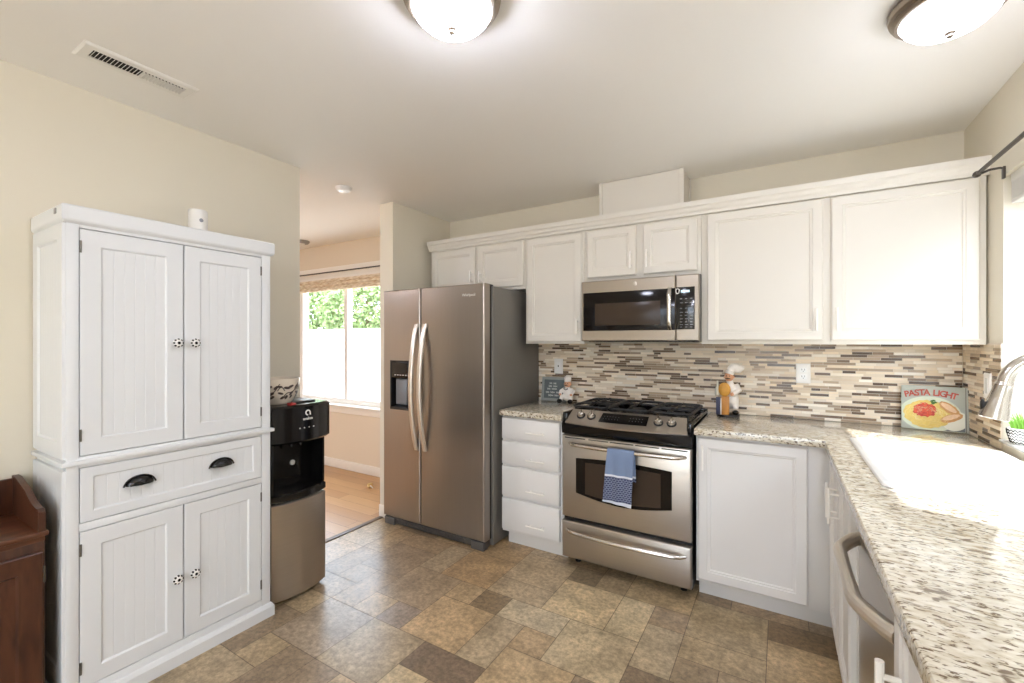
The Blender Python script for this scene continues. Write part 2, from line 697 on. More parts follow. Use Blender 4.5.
# baseboards
struct(MB().box(-6.1, -2.64, 3.126, 3.14, 0, .095, .004).build('baseboard_back', M_trim))
struct(MB().box(XL - .124, XL - .11, -3.2, 1.662, 0, .095, .004).build('baseboard_left', M_trim))
struct(MB().box(XL - .148, XL - .04, 2.4262, 2.4318, 0, .095, .004).build('baseboard_end', M_trim))

# mosaic backsplash: strips of stone and glass, all sides of the corner, in one tile layer
TP = [((236, 222, 200), .45), ((230, 214, 190), .45), ((240, 230, 212), .4), ((220, 202, 176), .4), ((234, 218, 194), .45), ((242, 234, 220), .4), ((228, 212, 186), .45),
      ((180, 158, 130), .32), ((150, 128, 102), .28), ((106, 86, 66), .24), ((84, 66, 50), .22), ((168, 148, 124), .3), ((226, 210, 186), .45), ((240, 228, 210), .4), ((128, 106, 82), .26)]
rng = random.Random(5)
mb = MB()
Z0, Z1 = .914, 1.358
RH = .0152


def strips(a0, a1, P):
    z = Z0
    while z < Z1 - .004:
        z2 = min(z + RH - .0016, Z1)
        a = a0 - rng.uniform(0, .09)
        while a < a1:
            L = rng.choice([.045, .06, .075, .09, .12, .15])
            b = min(a + L - .0016, a1)
            s0 = max(a, a0)
            if b > s0 + .003:
                c, r = rng.choice(TP)
                f = rng.uniform(.93, 1.05)
                cc = lin(tuple(min(255, q * f) for q in c))
                col = (cc[0], cc[1], cc[2], r)
                t = .0022
                mb.add([P(s0, z, 0), P(b, z, 0), P(b, z2, 0), P(s0, z2, 0), P(s0 + .0006, z + .0006, t), P(b - .0006, z + .0006, t), P(b - .0006, z2 - .0006, t), P(s0 + .0006, z2 - .0006, t)],
                       [(4, 5, 6, 7), (0, 1, 5, 4), (1, 2, 6, 5), (2, 3, 7, 6), (3, 0, 4, 7)], col)
            a += L
        z += RH


gc = lin((220, 208, 192))
gc = (gc[0], gc[1], gc[2], .7)
strips(-1.66, .792, lambda u, v, w: Vector((u, 3.112 - w, v)))
strips(2.657, 3.108, lambda u, v, w: Vector((.7945 - w, u, v)))
mb.box(-1.66, .80, 3.112, 3.1178, Z0, Z1, col=gc)
mb.box(.7945, .7998, 2.656, 3.112, Z0, Z1, col=gc)
# the strip below the window and the tiled window return
struct(mb.build('wall_tile', M_mosaic, smooth=0))

# ------------------------------------------------------------------ windows
w1 = bpy.data.objects.new('window_1', None)
COL.objects.link(w1)
w1.location = (-4.0, 3.22, .69)
ORIG[w1] = Vector((-4.0, 3.22, .69))
struct(w1)
mb = MB()
for a, b, c, d in ((-4.86, -4.80, .69, 2.03), (-3.20, -3.14, .69, 2.03), (-4.80, -3.20, .69, .75), (-4.80, -3.20, 1.97, 2.03)):
    mb.box(a, b, 3.18, 3.26, c, d, .006)
mb.build('frame', M_plast, w1)
MB().box(-4.075, -4.015, 3.185, 3.25, .75, 1.97, .006).build('mullion', M_plast, w1)
MB().box(-4.80, -4.075, 3.215, 3.221, .75, 1.97).build('pane', M_glass, w1)
MB().box(-4.015, -3.20, 3.215, 3.221, .75, 1.97).build('pane', M_glass, w1)
MB().box(-4.93, -3.07, 3.085, 3.18, .668, .692, .006).box(-4.90, -3.10, 3.122, 3.1395, .60, .668, .004).build('sill', M_trim, w1)
struct(MB().box(-4.92, -3.08, 3.12, 3.14, 2.035, 2.185, .004).build('trim_2', M_trim))

w2 = bpy.data.objects.new('window_2', None)
COL.objects.link(w2)
w2.location = (.9, 1.97, .955)
ORIG[w2] = Vector((.9, 1.97, .955))
struct(w2)
mb = MB()
for a, b, c, d in ((1.28, 1.33, .955, 2.06), (2.605, 2.655, .955, 2.06), (1.33, 2.605, .955, 1.005), (1.33, 2.605, 2.01, 2.06)):
    mb.box(.885, .935, a, b, c, d, .005)
mb.build('frame', M_plast, w2)
MB().box(.89, .93, 1.945, 1.99, 1.005, 2.01, .005).build('mullion', M_plast, w2)
MB().box(.908, .913, 1.33, 1.945, 1.005, 2.01).build('pane', M_glass, w2)
MB().box(.908, .913, 1.99, 2.605, 1.005, 2.01).build('pane', M_glass, w2)
MB().box(.785, .885, 1.28, 2.655, .945, .957, .003).build('sill', M_white, w2)

w3 = bpy.data.objects.new('added_door_1', None)  # glass door added behind the camera as a source of fill daylight
COL.objects.link(w3)
w3.location = (-.1, -3.26, 0)
ORIG[w3] = Vector((-.1, -3.26, 0))
struct(w3)
mb = MB()
for a, b, c, d in ((-.9, -.83, .02, 2.15), (.63, .7, .02, 2.15), (-.83, .63, .02, .09), (-.83, .63, 2.08, 2.15), (-.14, -.06, .09, 2.08)):
    mb.box(a, b, -3.31, -3.23, c, d, .006)
mb.build('frame', M_plast, w3)
MB().box(-.83, -.14, -3.273, -3.267, .09, 2.08).build('pane', M_glass, w3)
MB().box(-.06, .63, -3.273, -3.267, .09, 2.08).build('pane', M_glass, w3)

w4 = bpy.data.objects.new('added_window_3', None)  # window added out of view to bring more daylight into the dining room
COL.objects.link(w4)
w4.location = (-4.5, -3.26, .35)
ORIG[w4] = Vector((-4.5, -3.26, .35))
struct(w4)
mb = MB()
for a, b, c, d in ((-5.5, -5.43, .35, 2.15), (-3.57, -3.5, .35, 2.15), (-5.43, -3.57, .35, .42), (-5.43, -3.57, 2.08, 2.15), (-4.54, -4.46, .42, 2.08)):
    mb.box(a, b, -3.31, -3.23, c, d, .006)
mb.build('frame', M_plast, w4)
MB().box(-5.43, -4.54, -3.273, -3.267, .42, 2.08).build('pane', M_glass, w4)
MB().box(-4.46, -3.57, -3.273, -3.267, .42, 2.08).build('pane', M_glass, w4)

# ------------------------------------------------------------------ base cabinets and counters
FYB = 2.52          # face frame plane of the back run
FS_b = FS(FYB)


def toe(mb, x0, x1, y0, y1):
    mb.box(x0, x1, y0, y1, 0, .102)


# drawer unit
t = thing('drawer_cabinet', (-1.385, 2.8, 0), 'narrow white base cabinet of four drawers between the refrigerator and the range', 'cabinet')
MB().box(-1.600, -1.15, 2.52, 3.108, .10, .868, .002).box(-1.590, -1.15, 2.585, 3.10, 0, .10).build('carcass', M_base, t)
for v0, v1, pz in ((.724, .862, .782), (.556, .706, .607), (.345, .540, .408), (.122, .328, .188)):
    d = slab_front(MB(), FS_b, -1.592, -1.168, v0, v1).build('drawer', M_base, t)
    bar_pull(FS(FYB - .028), -1.325, pz, .13, False, .028).build('pull', M_pull, d)

# corner base cabinet right of the range
t = thing('corner_base_cabinet', (-.1, 2.8, 0), 'white base cabinet with one tall panelled door right of the range', 'cabinet')
MB().box(-.382, .205, 2.52, 3.108, .10, .872, .002).box(-.378, .275, 2.60, 3.10, 0, .10).build('carcass', M_base, t)
d = panel_door(MB(), FS_b, -.372, .112, .118, .862).build('door', M_base, t)
bar_pull(FS(FYB - .022), -.345, .765, .13, True).build('pull', M_pull, d)

# sink base, right run
FX = .215
FW_b = FW(FX)
t = thing('sink_base_cabinet', (.5, 2.15, 0), 'white two-door base cabinet under the white sink', 'cabinet')
MB().box(.215, .27, 1.815, 2.515, .10, .872, .002).box(.27, .79, 1.815, 1.835, .10, .872).box(.27, .79, 2.495, 2.515, .10, .872).box(.27, .79, 1.835, 2.495, .10, .12).box(.285, .79, 1.815, 2.515, 0, .10).build('carcass', M_base, t)
for u0, u1, pu in ((2.165, 2.49, 2.195), (1.835, 2.15, 2.12)):
    d = panel_door(MB(), FW_b, u0, u1, .118, .862).build('door', M_base, t)
    bar_pull(FW(FX - .022), pu, .725, .14, True).build('pull', M_pull, d)

# near cabinets of the right run
t = thing('end_base_cabinet', (.5, .9, 0), 'white base cabinet nearest the viewer, beside the dishwasher', 'cabinet')
MB().box(.215, .79, -.6, 1.165, .10, .872, .002).box(.285, .79, -.6, 1.165, 0, .10).build('carcass', M_base, t)
d = panel_door(MB(), FW_b, .70, 1.15, .118, .862).build('door', M_base, t)
bar_pull(FW(FX - .022), 1.080, .680, .16, True, r=.0075).build('pull', M_pull, d)
d = panel_door(MB(), FW_b, .20, .685, .118, .862).build('door', M_base, t)
bar_pull(FW(FX - .022), .655, .715, .16, True, r=.006).build('pull', M_pull, d)

# dishwasher
t = thing('dishwasher', (.5, 1.49, 0), 'stainless dishwasher with a bowed bar handle under the granite counter', 'dishwasher')
MB().box(.245, .79, 1.18, 1.80, .10, .868).box(.29, .79, 1.18, 1.80, 0, .10).build('body', M_mblack, t)
mb = MB()
poly = [(1.185 + .61 * i / 20, .016 + .016 * math.sin(PI * i / 20)) for i in range(21)]
F = FW(.232)
mb.loft([[F(u, .115, w) for u, w in poly] + [F(1.795, .115, -.01), F(1.185, .115, -.01)], [F(u, .80, w) for u, w in poly] + [F(1.795, .80, -.01), F(1.185, .80, -.01)]])
d = mb.build('door_panel', M_steel, t)
mb = MB()
mb.loft([[F(u, .803, w - .004) for u, w in poly] + [F(1.795, .803, -.01), F(1.185, .803, -.01)], [F(u, .858, w - .012) for u, w in poly] + [F(1.795, .858, -.01), F(1.185, .858, -.01)]])
mb.build('control_strip', M_black, t)
pts, rs = [], []
for i in range(25):
    a = i / 24
    u = 1.200 + .545 * a
    w = .02 + .062 * min(1, math.sin(PI * a) * 1.55) ** .8
    pts.append(F(u, .752, w))
    rs.append(.0145 + .005 * abs(2 * a - 1))
MB().tube(pts, rs, 14).build('handle', M_satin, t)

# counters
CZ0, CZ1 = .876, .914


def slab(mb, poly, hole=None, z0=CZ0, z1=CZ1, bev=.007):
    b = bmesh.new()
    vs = [b.verts.new((x, y, z0)) for x, y in poly]
    es = [b.edges.new((vs[i], vs[(i + 1) % len(vs)])) for i in range(len(vs))]
    if hole:
        hv = [b.verts.new((x, y, z0)) for x, y in hole]
        es += [b.edges.new((hv[i], hv[(i + 1) % len(hv)])) for i in range(len(hv))]
    bmesh.ops.triangle_fill(b, use_beauty=True, edges=es)
    bmesh.ops.recalc_face_normals(b, faces=b.faces)
    bmesh.ops.dissolve_limit(b, angle_limit=.01, verts=b.verts, edges=b.edges) if not hole else None
    r = bmesh.ops.extrude_face_region(b, geom=list(b.faces))
    bmesh.ops.translate(b, verts=[g for g in r['geom'] if isinstance(g, bmesh.types.BMVert)], vec=(0, 0, z1 - z0))
    bmesh.ops.recalc_face_normals(b, faces=b.faces)
    ed = [e for e in b.edges if len(e.link_faces) == 2 and e.calc_face_angle(0) > .5 and abs(e.verts[0].co.z - e.verts[1].co.z) < 1e-5]
    bmesh.ops.bevel(b, geom=ed, offset=bev, segments=3, affect='EDGES', profile=.5)
    mb.merge(b)
    return mb


c = slab(MB(), [(-1.598, 2.478), (-1.146, 2.478), (-1.146, 3.110), (-1.598, 3.110)]).build('countertop', M_granite, origin=(-1.385, 2.8, CZ0))
tag(c, 'short speckled granite counter between refrigerator and range', 'countertop')
hole = [(.302, 1.80), (.742, 1.80), (.742, 2.55), (.302, 2.55)]
c = slab(MB(), [(-.386, 2.478), (.172, 2.478), (.172, -.6), (.793, -.6), (.793, 3.110), (-.386, 3.110)], hole).build('countertop', M_granite, origin=(.4, 1.5, CZ0))
tag(c, 'long L-shaped granite counter running around the corner sink', 'countertop')

# sink
t = thing('kitchen_sink', (.52, 2.175, CZ1), 'white drop-in sink set into the granite below the window', 'sink')
sx0, sx1, sy0, sy1 = .272, .768, 1.772, 2.578


def rrect(x0, x1, y0, y1, r, z, n=6):
    out = []
    for cx, cy, a0 in ((x1 - r, y0 + r, -PI / 2), (x1 - r, y1 - r, 0), (x0 + r, y1 - r, PI / 2), (x0 + r, y0 + r, PI)):
        for i in range(n + 1):
            a = a0 + PI / 2 * i / n
            out.append(Vector((cx + r * math.cos(a), cy + r * math.sin(a), z)))
    return out


mb = MB()
z = CZ1
rings = [rrect(sx0, sx1, sy0, sy1, .03, z + .001), rrect(sx0 + .003, sx1 - .003, sy0 + .003, sy1 - .003, .03, z + .009), rrect(sx0 + .012, sx1 - .012, sy0 + .012, sy1 - .012, .03, z + .012),
         rrect(sx0 + .035, sx1 - .10, sy0 + .035, sy1 - .035, .05, z + .010), rrect(sx0 + .042, sx1 - .105, sy0 + .042, sy1 - .042, .05, z), rrect(sx0 + .060, sx1 - .12, sy0 + .06, sy1 - .06, .06, z - .17), rrect(sx0 + .09, sx1 - .15, sy0 + .09, sy1 - .09, .05, z - .185)]
mb.loft(rings, False, True)
mb.build('basin', M_white, t)
MB().box(.345, .64, 2.165, 2.185, z - .17, z - .02, .008).build('divider', M_white, t)
for y in (1.99, 2.37):
    MB().lathe((.49, y, z - .184), [(.04, 0), (.042, .003), (.03, .003), (.026, .001)], 24).build('drain', M_chrome, t)

# faucet
t = thing('faucet', (.745, 1.90, CZ1 + .011), 'brushed nickel gooseneck faucet with a pull-down spray head over the sink', 'faucet')
zb = CZ1 + .011
fy = 1.90
MB().lathe((.745, fy, zb), [(.034, 0), (.034, .006), (.028, .012), (.026, .05), (.023, .07), (.019, .078)], 24).build('base', M_chrome, t)
pts = [(.745, fy, zb + .05), (.745, fy, 1.12), (.745, fy, 1.22)]
for i in range(1, 17):
    a = PI * .96 * i / 16
    pts.append((.66 + .085 * math.cos(a), fy, 1.233 + .085 * math.sin(a)))
MB().tube(pts, .0185, 18).build('neck', M_chrome, t)
e = Vector(pts[-1])
dirv = (Vector(pts[-1]) - Vector(pts[-2])).normalized()
hd = MB().tube([e, e + dirv * .010, e + dirv * .014, e + dirv * .06, e + dirv * .105, e + dirv * .112, e + dirv * .114], [.0195, .0215, .0205, .026, .034, .034, .031], 24).build('spray_head', M_chrome, t)
p = e + dirv * .082 + Vector((-.030, 0, .008))
MB().sphere(p, .013, .45, .7, 1.6, 12).build('button', M_mblack, hd)
MB().tube([(.745, fy - .02, zb + .045), (.745, fy - .055, zb + .055), (.745, fy - .10, zb + .09)], [.010, .008, .006], 10).build('lever', M_chrome, t)

# ------------------------------------------------------------------ upper cabinets
FU = 2.805
FS_u = FS(FU)
tD = .019


def upper(name, label, x0, x1, z0, z1, doors):
    t = thing(name, ((x0 + x1) / 2, 2.96, z0), label, 'cabinet', None)
    MB().box(x0, x1, FU, 3.108, z0, z1, .002).build('carcass', M_cab, t)
    for u0, u1, v0, v1, pu, pv, pl in doors:
        d = panel_door(MB(), FS_u, u0, u1, v0, v1, st=.05).build('door', M_cab, t)
        bar_pull(FS(FU - .022), pu, pv, pl, True, .028, .0055).build('pull', M_pull, d)


upper('wall_cabinet', 'white two-door wall cabinet above the refrigerator', -2.482, -1.582, 1.752, 2.15,
      [(-2.463, -2.024, 1.772, 2.098, -2.05, 1.87, .09), (-1.996, -1.592, 1.772, 2.098, -1.968, 1.86, .09)])
upper('wall_cabinet', 'tall narrow white wall cabinet between refrigerator and microwave', -1.580, -1.128, 1.352, 2.15,
      [(-1.562, -1.142, 1.366, 2.100, -1.165, 1.47, .10)])
upper('wall_cabinet', 'short white two-door wall cabinet right above the microwave', -1.126, -.398, 1.765, 2.15,
      [(-1.104, -.777, 1.787, 2.100, -.805, 1.88, .11), (-.733, -.416, 1.787, 2.100, -.705, 1.88, .11)])
upper('wall_cabinet', 'wide white two-door wall cabinet over the corner counter', -.396, .792, 1.352, 2.15,
      [(-.364, .190, 1.372, 2.105, .160, 1.48, .115), (.222, .768, 1.372, 2.105, .246, 1.48, .115)])

prof = [(FU, 2.112), (FU - .016, 2.112), (FU - .018, 2.128), (FU - .026, 2.136), (FU - .030, 2.152), (FU - .040, 2.160), (FU - .042, 2.188), (FU, 2.190), (3.0, 2.190), (3.0, 2.152), (FU, 2.152)]
prof = [(2.804, 2.112), (2.788, 2.112), (2.786, 2.128), (2.778, 2.136), (2.774, 2.152), (2.764, 2.160), (2.762, 2.188), (2.804, 2.190)]
mb = MB()
mb.loft([[Vector((-2.495, y, z)) for y, z in prof], [Vector((.797, y, z)) for y, z in prof]])
mb.box(-2.495, .797, 2.80, 3.11, 2.152, 2.186)
struct(mb.build('trim_3', M_cab))

t = thing('vent_chase', (-.78, 3.0, 2.19), 'boxed white duct cover rising from the cabinet tops to the ceiling', 'duct cover')
MB().box(-1.045, -.512, 2.882, 3.112, 2.187, 2.436).build('panel', M_cab, t)
for x0, x1, y0, y1 in ((-1.05, -1.03, 2.872, 2.884), (-.535, -.506, 2.872, 2.884), (-.514, -.504, 3.09, 3.112)):
    MB().box(x0, x1, y0, y1, 2.187, 2.436, .002).build('corner_strip', M_cab, t)

# ------------------------------------------------------------------ refrigerator
t = thing('refrigerator', (-2.1, 2.74, 0), 'tall slate-grey side-by-side refrigerator with ice dispenser', 'refrigerator')
fx0, fx1 = -2.566, -1.640
MB().box(-2.530, fx1 + .012, 2.448, 3.095, .012, 1.735, .004).build('body', M_fside, t)
MB().box(-2.525, fx1 - .003, 2.424, 2.45, .06, 1.735).build('gasket', M_gap, t)


def fridge_door(x0, x1, hole=None):
    mb = MB()
    F = FS(2.425)
    if not hole:
        rectloft(mb, F, x0, x1, .062, 1.748, [(0, 0), (0, .056), (.003, .062), (.008, .065)])
    else:
        a, b, c, d = hole
        rectloft(mb, F, x0, x1, .062, 1.748, [(0, 0), (0, .056), (.003, .062), (.008, .065)], True, False)
        X = [x0 + .008, a, b, x1 - .008]
        Z = [.070, c, d, 1.740]
        for i in range(3):
            for j in range(3):
                if i == 1 and j == 1:
                    continue
                mb.add([F(X[i], Z[j], .065), F(X[i + 1], Z[j], .065), F(X[i + 1], Z[j + 1], .065), F(X[i], Z[j + 1], .065)], [(0, 1, 2, 3)])
    return mb


hole = (-2.493, -2.262, .865, 1.228)
MB().box(-2.1952, -2.1888, 2.368, 2.424, .07, 1.742).build('door_gap_shade', M_gap, t)  # dark filler strip standing in for the shade between the doors
d1 = fridge_door(fx0, -2.196, hole).build('freezer_door', M_fridge, t)
d2 = fridge_door(-2.188, fx1).build('fridge_door', M_fridge, t)
F = FS(2.36)
a, b, c, d = hole
mb = MB()
rectloft(mb, F, a, b, c, d, [(0, .001), (.004, .002), (.009, 0), (.012, -.05)], False, True)
mb.build('dispenser_cavity', M_mblack, d1)
MB().box(a + .012, b - .012, 2.361, 2.40, 1.10, d - .012, .003).build('dispenser_panel', M_black, d1)
for i in range(6):
    MB().box(a + .045 + i * .027, a + .057 + i * .027, 2.3592, 2.361, 1.118, 1.124).build('dispenser_button', M_pull, d1)
MB().box(a + .03, a + .145, 2.385, 2.405, .90, 1.09, .008).build('dispenser_paddle', pmat('grey_paddle', (120, 122, 126), .25), d1)
MB().box(a + .01, b - .01, 2.358, 2.40, c + .006, c + .022, .003).build('drip_tray', M_mblack, d1)
for dd, x in ((d1, -2.226), (d2, -2.146)):
    pts = []
    for i in range(29):
        q = i / 28
        pts.append((x, 2.356 - .066 * math.sin(PI * q) ** .8, .592 + .900 * q))
    mb = MB()
    rings = []
    for i, p in enumerate(pts):
        hw = .0175
        rings.append([Vector((p[0] - hw, p[1] + .010, p[2])), Vector((p[0] - hw, p[1] - .002, p[2])), Vector((p[0] - hw * .6, p[1] - .008, p[2])), Vector((p[0] + hw * .6, p[1] - .008, p[2])), Vector((p[0] + hw, p[1] - .002, p[2])), Vector((p[0] + hw, p[1] + .010, p[2]))])
    mb.loft(rings)
    mb.build('handle', M_satin, dd)
text_mb('Whirlpool', .026, FS(2.36), -1.765, 1.668, .0006).build('lettering', M_pull, d2)
mb = MB().box(fx0 + .012, fx1 - .004, 2.374, 2.43, .012, .058, .004)
for i in range(24):
    x = fx0 + .10 + i * .028
    mb.box(x, x + .016, 2.371, 2.376, .026, .046)
mb.build('grille', pmat('grille_grey', (66, 63, 60), .45), t)
for x in (fx0 + .05, fx1 - .07):
    MB().box(x - .040, x + .062, 2.362, 2.42, .0, .054, .006).build('foot', pmat('foot_grey', (84, 80, 76), .45), t)
for x in (fx0 + .05, fx1 - .08):
    MB().box(x, x + .06, 2.42, 2.50, 1.736, 1.752, .004).build('hinge_cover', M_mblack, t)

# ------------------------------------------------------------------ range
RX0, RX1 = -1.138, -.394
RC = (RX0 + RX1) / 2
t = thing('gas_range', (RC, 2.78, 0), 'stainless slide-in gas range with black grates and a bowed control panel', 'stove')
MB().box(RX0 + .004, RX1 - .004, 2.50, 3.05, .05, .905).build('body', M_mblack, t)
mb = MB()
mb.box(RX0, RX1, 2.52, 3.05, .905, .922, .004)
mb.box(RX0, RX1, 3.02, 3.06, .915, .945, .006)
for x0, x1 in ((RX0, RX0 + .030), (RX1 - .030, RX1)):
    mb.box(x0, x1, 2.475, 3.03, .880, .938, .008)
mb.build('cooktop', M_black, t)


def bowpoly(y, bow, x0=RX0, x1=RX1, n=24):
    return [(x0 + (x1 - x0) * i / n, y - bow * math.sin(PI * i / n)) for i in range(n + 1)]


# black bowed front below the control panel
lo = bowpoly(2.468, .028)
hi = bowpoly(2.462, .052)
mb = MB()
mb.loft([[Vector((x, y, .812)) for x, y in lo] + [Vector((RX1, 2.52, .812)), Vector((RX0, 2.52, .812))],
         [Vector((x, y, .845)) for x, y in bowpoly(2.462, .045)] + [Vector((RX1, 2.52, .845)), Vector((RX0, 2.52, .845))],
         [Vector((x, y, .872)) for x, y in hi] + [Vector((RX1, 2.52, .90)), Vector((RX0, 2.52, .90))],
         [Vector((x, y + .05, .890)) for x, y in hi] + [Vector((RX1, 2.54, .91)), Vector((RX0, 2.54, .91))]])
mb.build('bow_front', M_black, t)
# sloping steel control panel
fr = bowpoly(2.462, .052, RX0 + .022, RX1 - .022)
bk = bowpoly(2.552, .0, RX0 + .040, RX1 - .040)
mb = MB()
nA = len(fr)
top = [Vector((x, y, .896)) for x, y in fr] + [Vector((x, y, .950)) for x, y in reversed(bk)]
bot = [Vector((x, y + .002, .886)) for x, y in fr] + [Vector((x, y, .924)) for x, y in reversed(bk)]
V = []
for k in range(nA):
    V += [Vector((fr[k][0], fr[k][1], .880)), Vector((bk[k][0], bk[k][1], .950)), Vector((fr[k][0], fr[k][1] + .003, .868)), Vector((bk[k][0], bk[k][1] + .004, .92))]
faces = []
for k in range(nA - 1):
    a, b = 4 * k, 4 * (k + 1)
    faces += [(a, b, b + 1, a + 1), (a + 2, a + 3, b + 3, b + 2), (a, a + 2, b + 2, b), (a + 1, b + 1, b + 3, a + 3)]
faces += [(0, 1, 3, 2), (4 * nA - 4, 4 * nA - 2, 4 * nA - 1, 4 * nA - 3)]
mb.add(V, faces)
cp = mb.build('control_panel', M_steel, t)


def panel_pt(a, q, off=0.0):
    """a along the panel 0..1, q from the front edge 0 to the back edge 1."""
    i = a * (nA - 1)
    k = min(int(i), nA - 2)
    f = i - k
    p0 = Vector((fr[k][0], fr[k][1], .880)).lerp(Vector((fr[k + 1][0], fr[k + 1][1], .880)), f)
    p1 = Vector((bk[k][0], bk[k][1], .950)).lerp(Vector((bk[k + 1][0], bk[k + 1][1], .950)), f)
    n = Vector((0, -.5, .86)).normalized()
    return p0.lerp(p1, q) + n * off


rows = []
for k in range(13):
    a = .30 + .40 * k / 12
    rows.append([panel_pt(a, .30, .0005), panel_pt(a, .86, .0005), panel_pt(a, .86, .003), panel_pt(a, .30, .003)])
MB().loft(rows).build('display', M_black, cp)
for k in range(14):
    a = .33 + .025 * k
    if .47 < a < .55:
        continue
    for q in (.5, .66):
        MB().sphere(panel_pt(a, q, .0034), .0018, 1.6, 1, .5, 6).build('touch_key', M_keyp, cp)
nrm = Vector((0, -.5, .86)).normalized()
for a in (.115, .215, .785, .885):
    p = panel_pt(a, .55)
    k_ = MB().tube([p, p + nrm * .006, p + nrm * .008], [.026, .026, .022], 20).build('knob', M_mblack, cp)
    mb = MB().tube([p + nrm * .008, p + nrm * .024, p + nrm * .028], [.021, .0185, .014], 20)
    mb.box(-.005, .005, -.019, .019, .024, .036, .002, M=Matrix.Translation(p) @ nrm.to_track_quat('Z', 'Y').to_matrix().to_4x4())
    mb.build('knob_grip', M_chrome, k_)

# burners and grates
for bx, by, br in ((-.97, 2.68, .040), (-.97, 2.91, .030), (RC, 2.80, .048), (-.56, 2.68, .046), (-.56, 2.91, .036)):
    MB().lathe((bx, by, .922), [(br * 1.5, 0), (br * 1.45, .006), (br * 1.1, .008), (br * 1.1, .016), (br, .02), (br * .9, .024), (0, .026)], 24).build('burner', M_mblack, t)
gz = .964
for gx0, gx1, cs in ((-1.115, -.90, [(-1.0075, 2.68), (-1.0075, 2.91)]), (-.885, -.648, [(RC, 2.80)]), (-.633, -.418, [(-.5255, 2.68), (-.5255, 2.91)])):
    mb = MB()
    gy0, gy1 = 2.575, 3.00
    r = .0085
    ring = rrect(gx0, gx1, gy0, gy1, .04, gz, 5)
    mb.tube(ring + [ring[0]], r, 8)
    for px, py in ((gx0 + .02, gy0 + .01), (gx1 - .02, gy0 + .01), (gx0 + .02, gy1 - .01), (gx1 - .02, gy1 - .01)):
        mb.tube([(px, py, .921), (px, py, gz)], .009, 8)
    my = (gy0 + gy1) / 2
    if len(cs) == 2:
        mb.tube([(gx0, my, gz), (gx1, my, gz)], r, 8)
    for cx, cy in cs:
        for dx, dy in ((1, 0), (-1, 0), (0, 1), (0, -1)):
            ex = gx1 if dx > 0 else (gx0 if dx < 0 else cx)
            ey = (gy1 if (len(cs) == 1 or cy > my) else my) if dy > 0 else ((gy0 if (len(cs) == 1 or cy < my) else my) if dy < 0 else cy)
            s0 = Vector((cx + dx * .022, cy + dy * .022, gz + .006))
            mb.tube([s0, s0.lerp(Vector((ex, ey, gz)), .5) + Vector((0, 0, .006)), (ex, ey, gz)], [.006, .0075, r], 8)
    mb.build('grate', M_iron, t)

# oven door, vent slots, window, handle
F = FS(2.50)
d = rectloft(MB(), F, RX0 + .003, RX1 - .003, .312, .803, [(0, 0), (0, .032), (.004, .038), (.01, .040)]).build('oven_door', M_steel, t)
mb = MB()
for u0, u1 in ((-1.115, -.985), (-.965, -.845), (-.835, -.70), (-.69, -.56), (-.548, -.415)):
    mb.box(u0, u1, 2.4595, 2.462, .786, .793)
mb.build('vent_slot', M_gap, d)


def bowrect(mb, F, u0, u1, v0, v1, sag, w0, w1, n=20, top=.012):
    poly = []
    for i in range(n + 1):
        q = i / n
        poly.append((u0 + (u1 - u0) * q, v0 - sag * math.sin(PI * q)))
    for i in range(n + 1):
        q = 1 - i / n
        poly.append((u0 + (u1 - u0) * q, v1 + top * math.sin(PI * q)))
    mb.loft([[F(u, v, w0) for u, v in poly], [F(u, v, w1) for u, v in poly]])
    return mb


g = bowrect(MB(), F, -1.043, -.494, .466, .672, .036, .0385, .042).build('oven_window', M_glassblk, d)
bowrect(MB(), F, -.985, -.552, .468, .652, .018, .0418, .0428, top=.006).build('window_mesh', M_glassbrn, g)


def bow_handle(F, u0, u1, v, off, bow, r, n=24):
    pts, rs = [], []
    for i in range(n + 1):
        q = i / n
        e = min(1, min(q, 1 - q) / .07)
        w = off * math.sin(e * PI / 2) + bow * math.sin(PI * q)
        pts.append(F(u0 + (u1 - u0) * q, v, w))
        rs.append(r * (.75 + .25 * e))
    return MB().tube(pts, rs, 12)


FO = FS(2.46)
bow_handle(FO, -1.085, -.425, .757, .036, .022, .0120).build('handle', M_chrome, d)
d = rectloft(MB(), F, RX0 + .003, RX1 - .003, .066, .286, [(0, 0), (0, .032), (.004, .038), (.01, .040)]).build('drawer', M_steel, t)
bow_handle(FO, -1.100, -.425, .235, .026, .026, .012).build('handle', M_chrome, d)
for x in (RX0 + .06, RX1 - .06):
    for y in (2.58, 2.98):
        MB().lathe((x, y, 0), [(.018, 0), (.018, .012), (.010, .016), (.010, .055)], 14).build('foot', M_mblack, t)

# towel over the oven handle
HB = Vector((-.76, 2.395 + .006, .757))


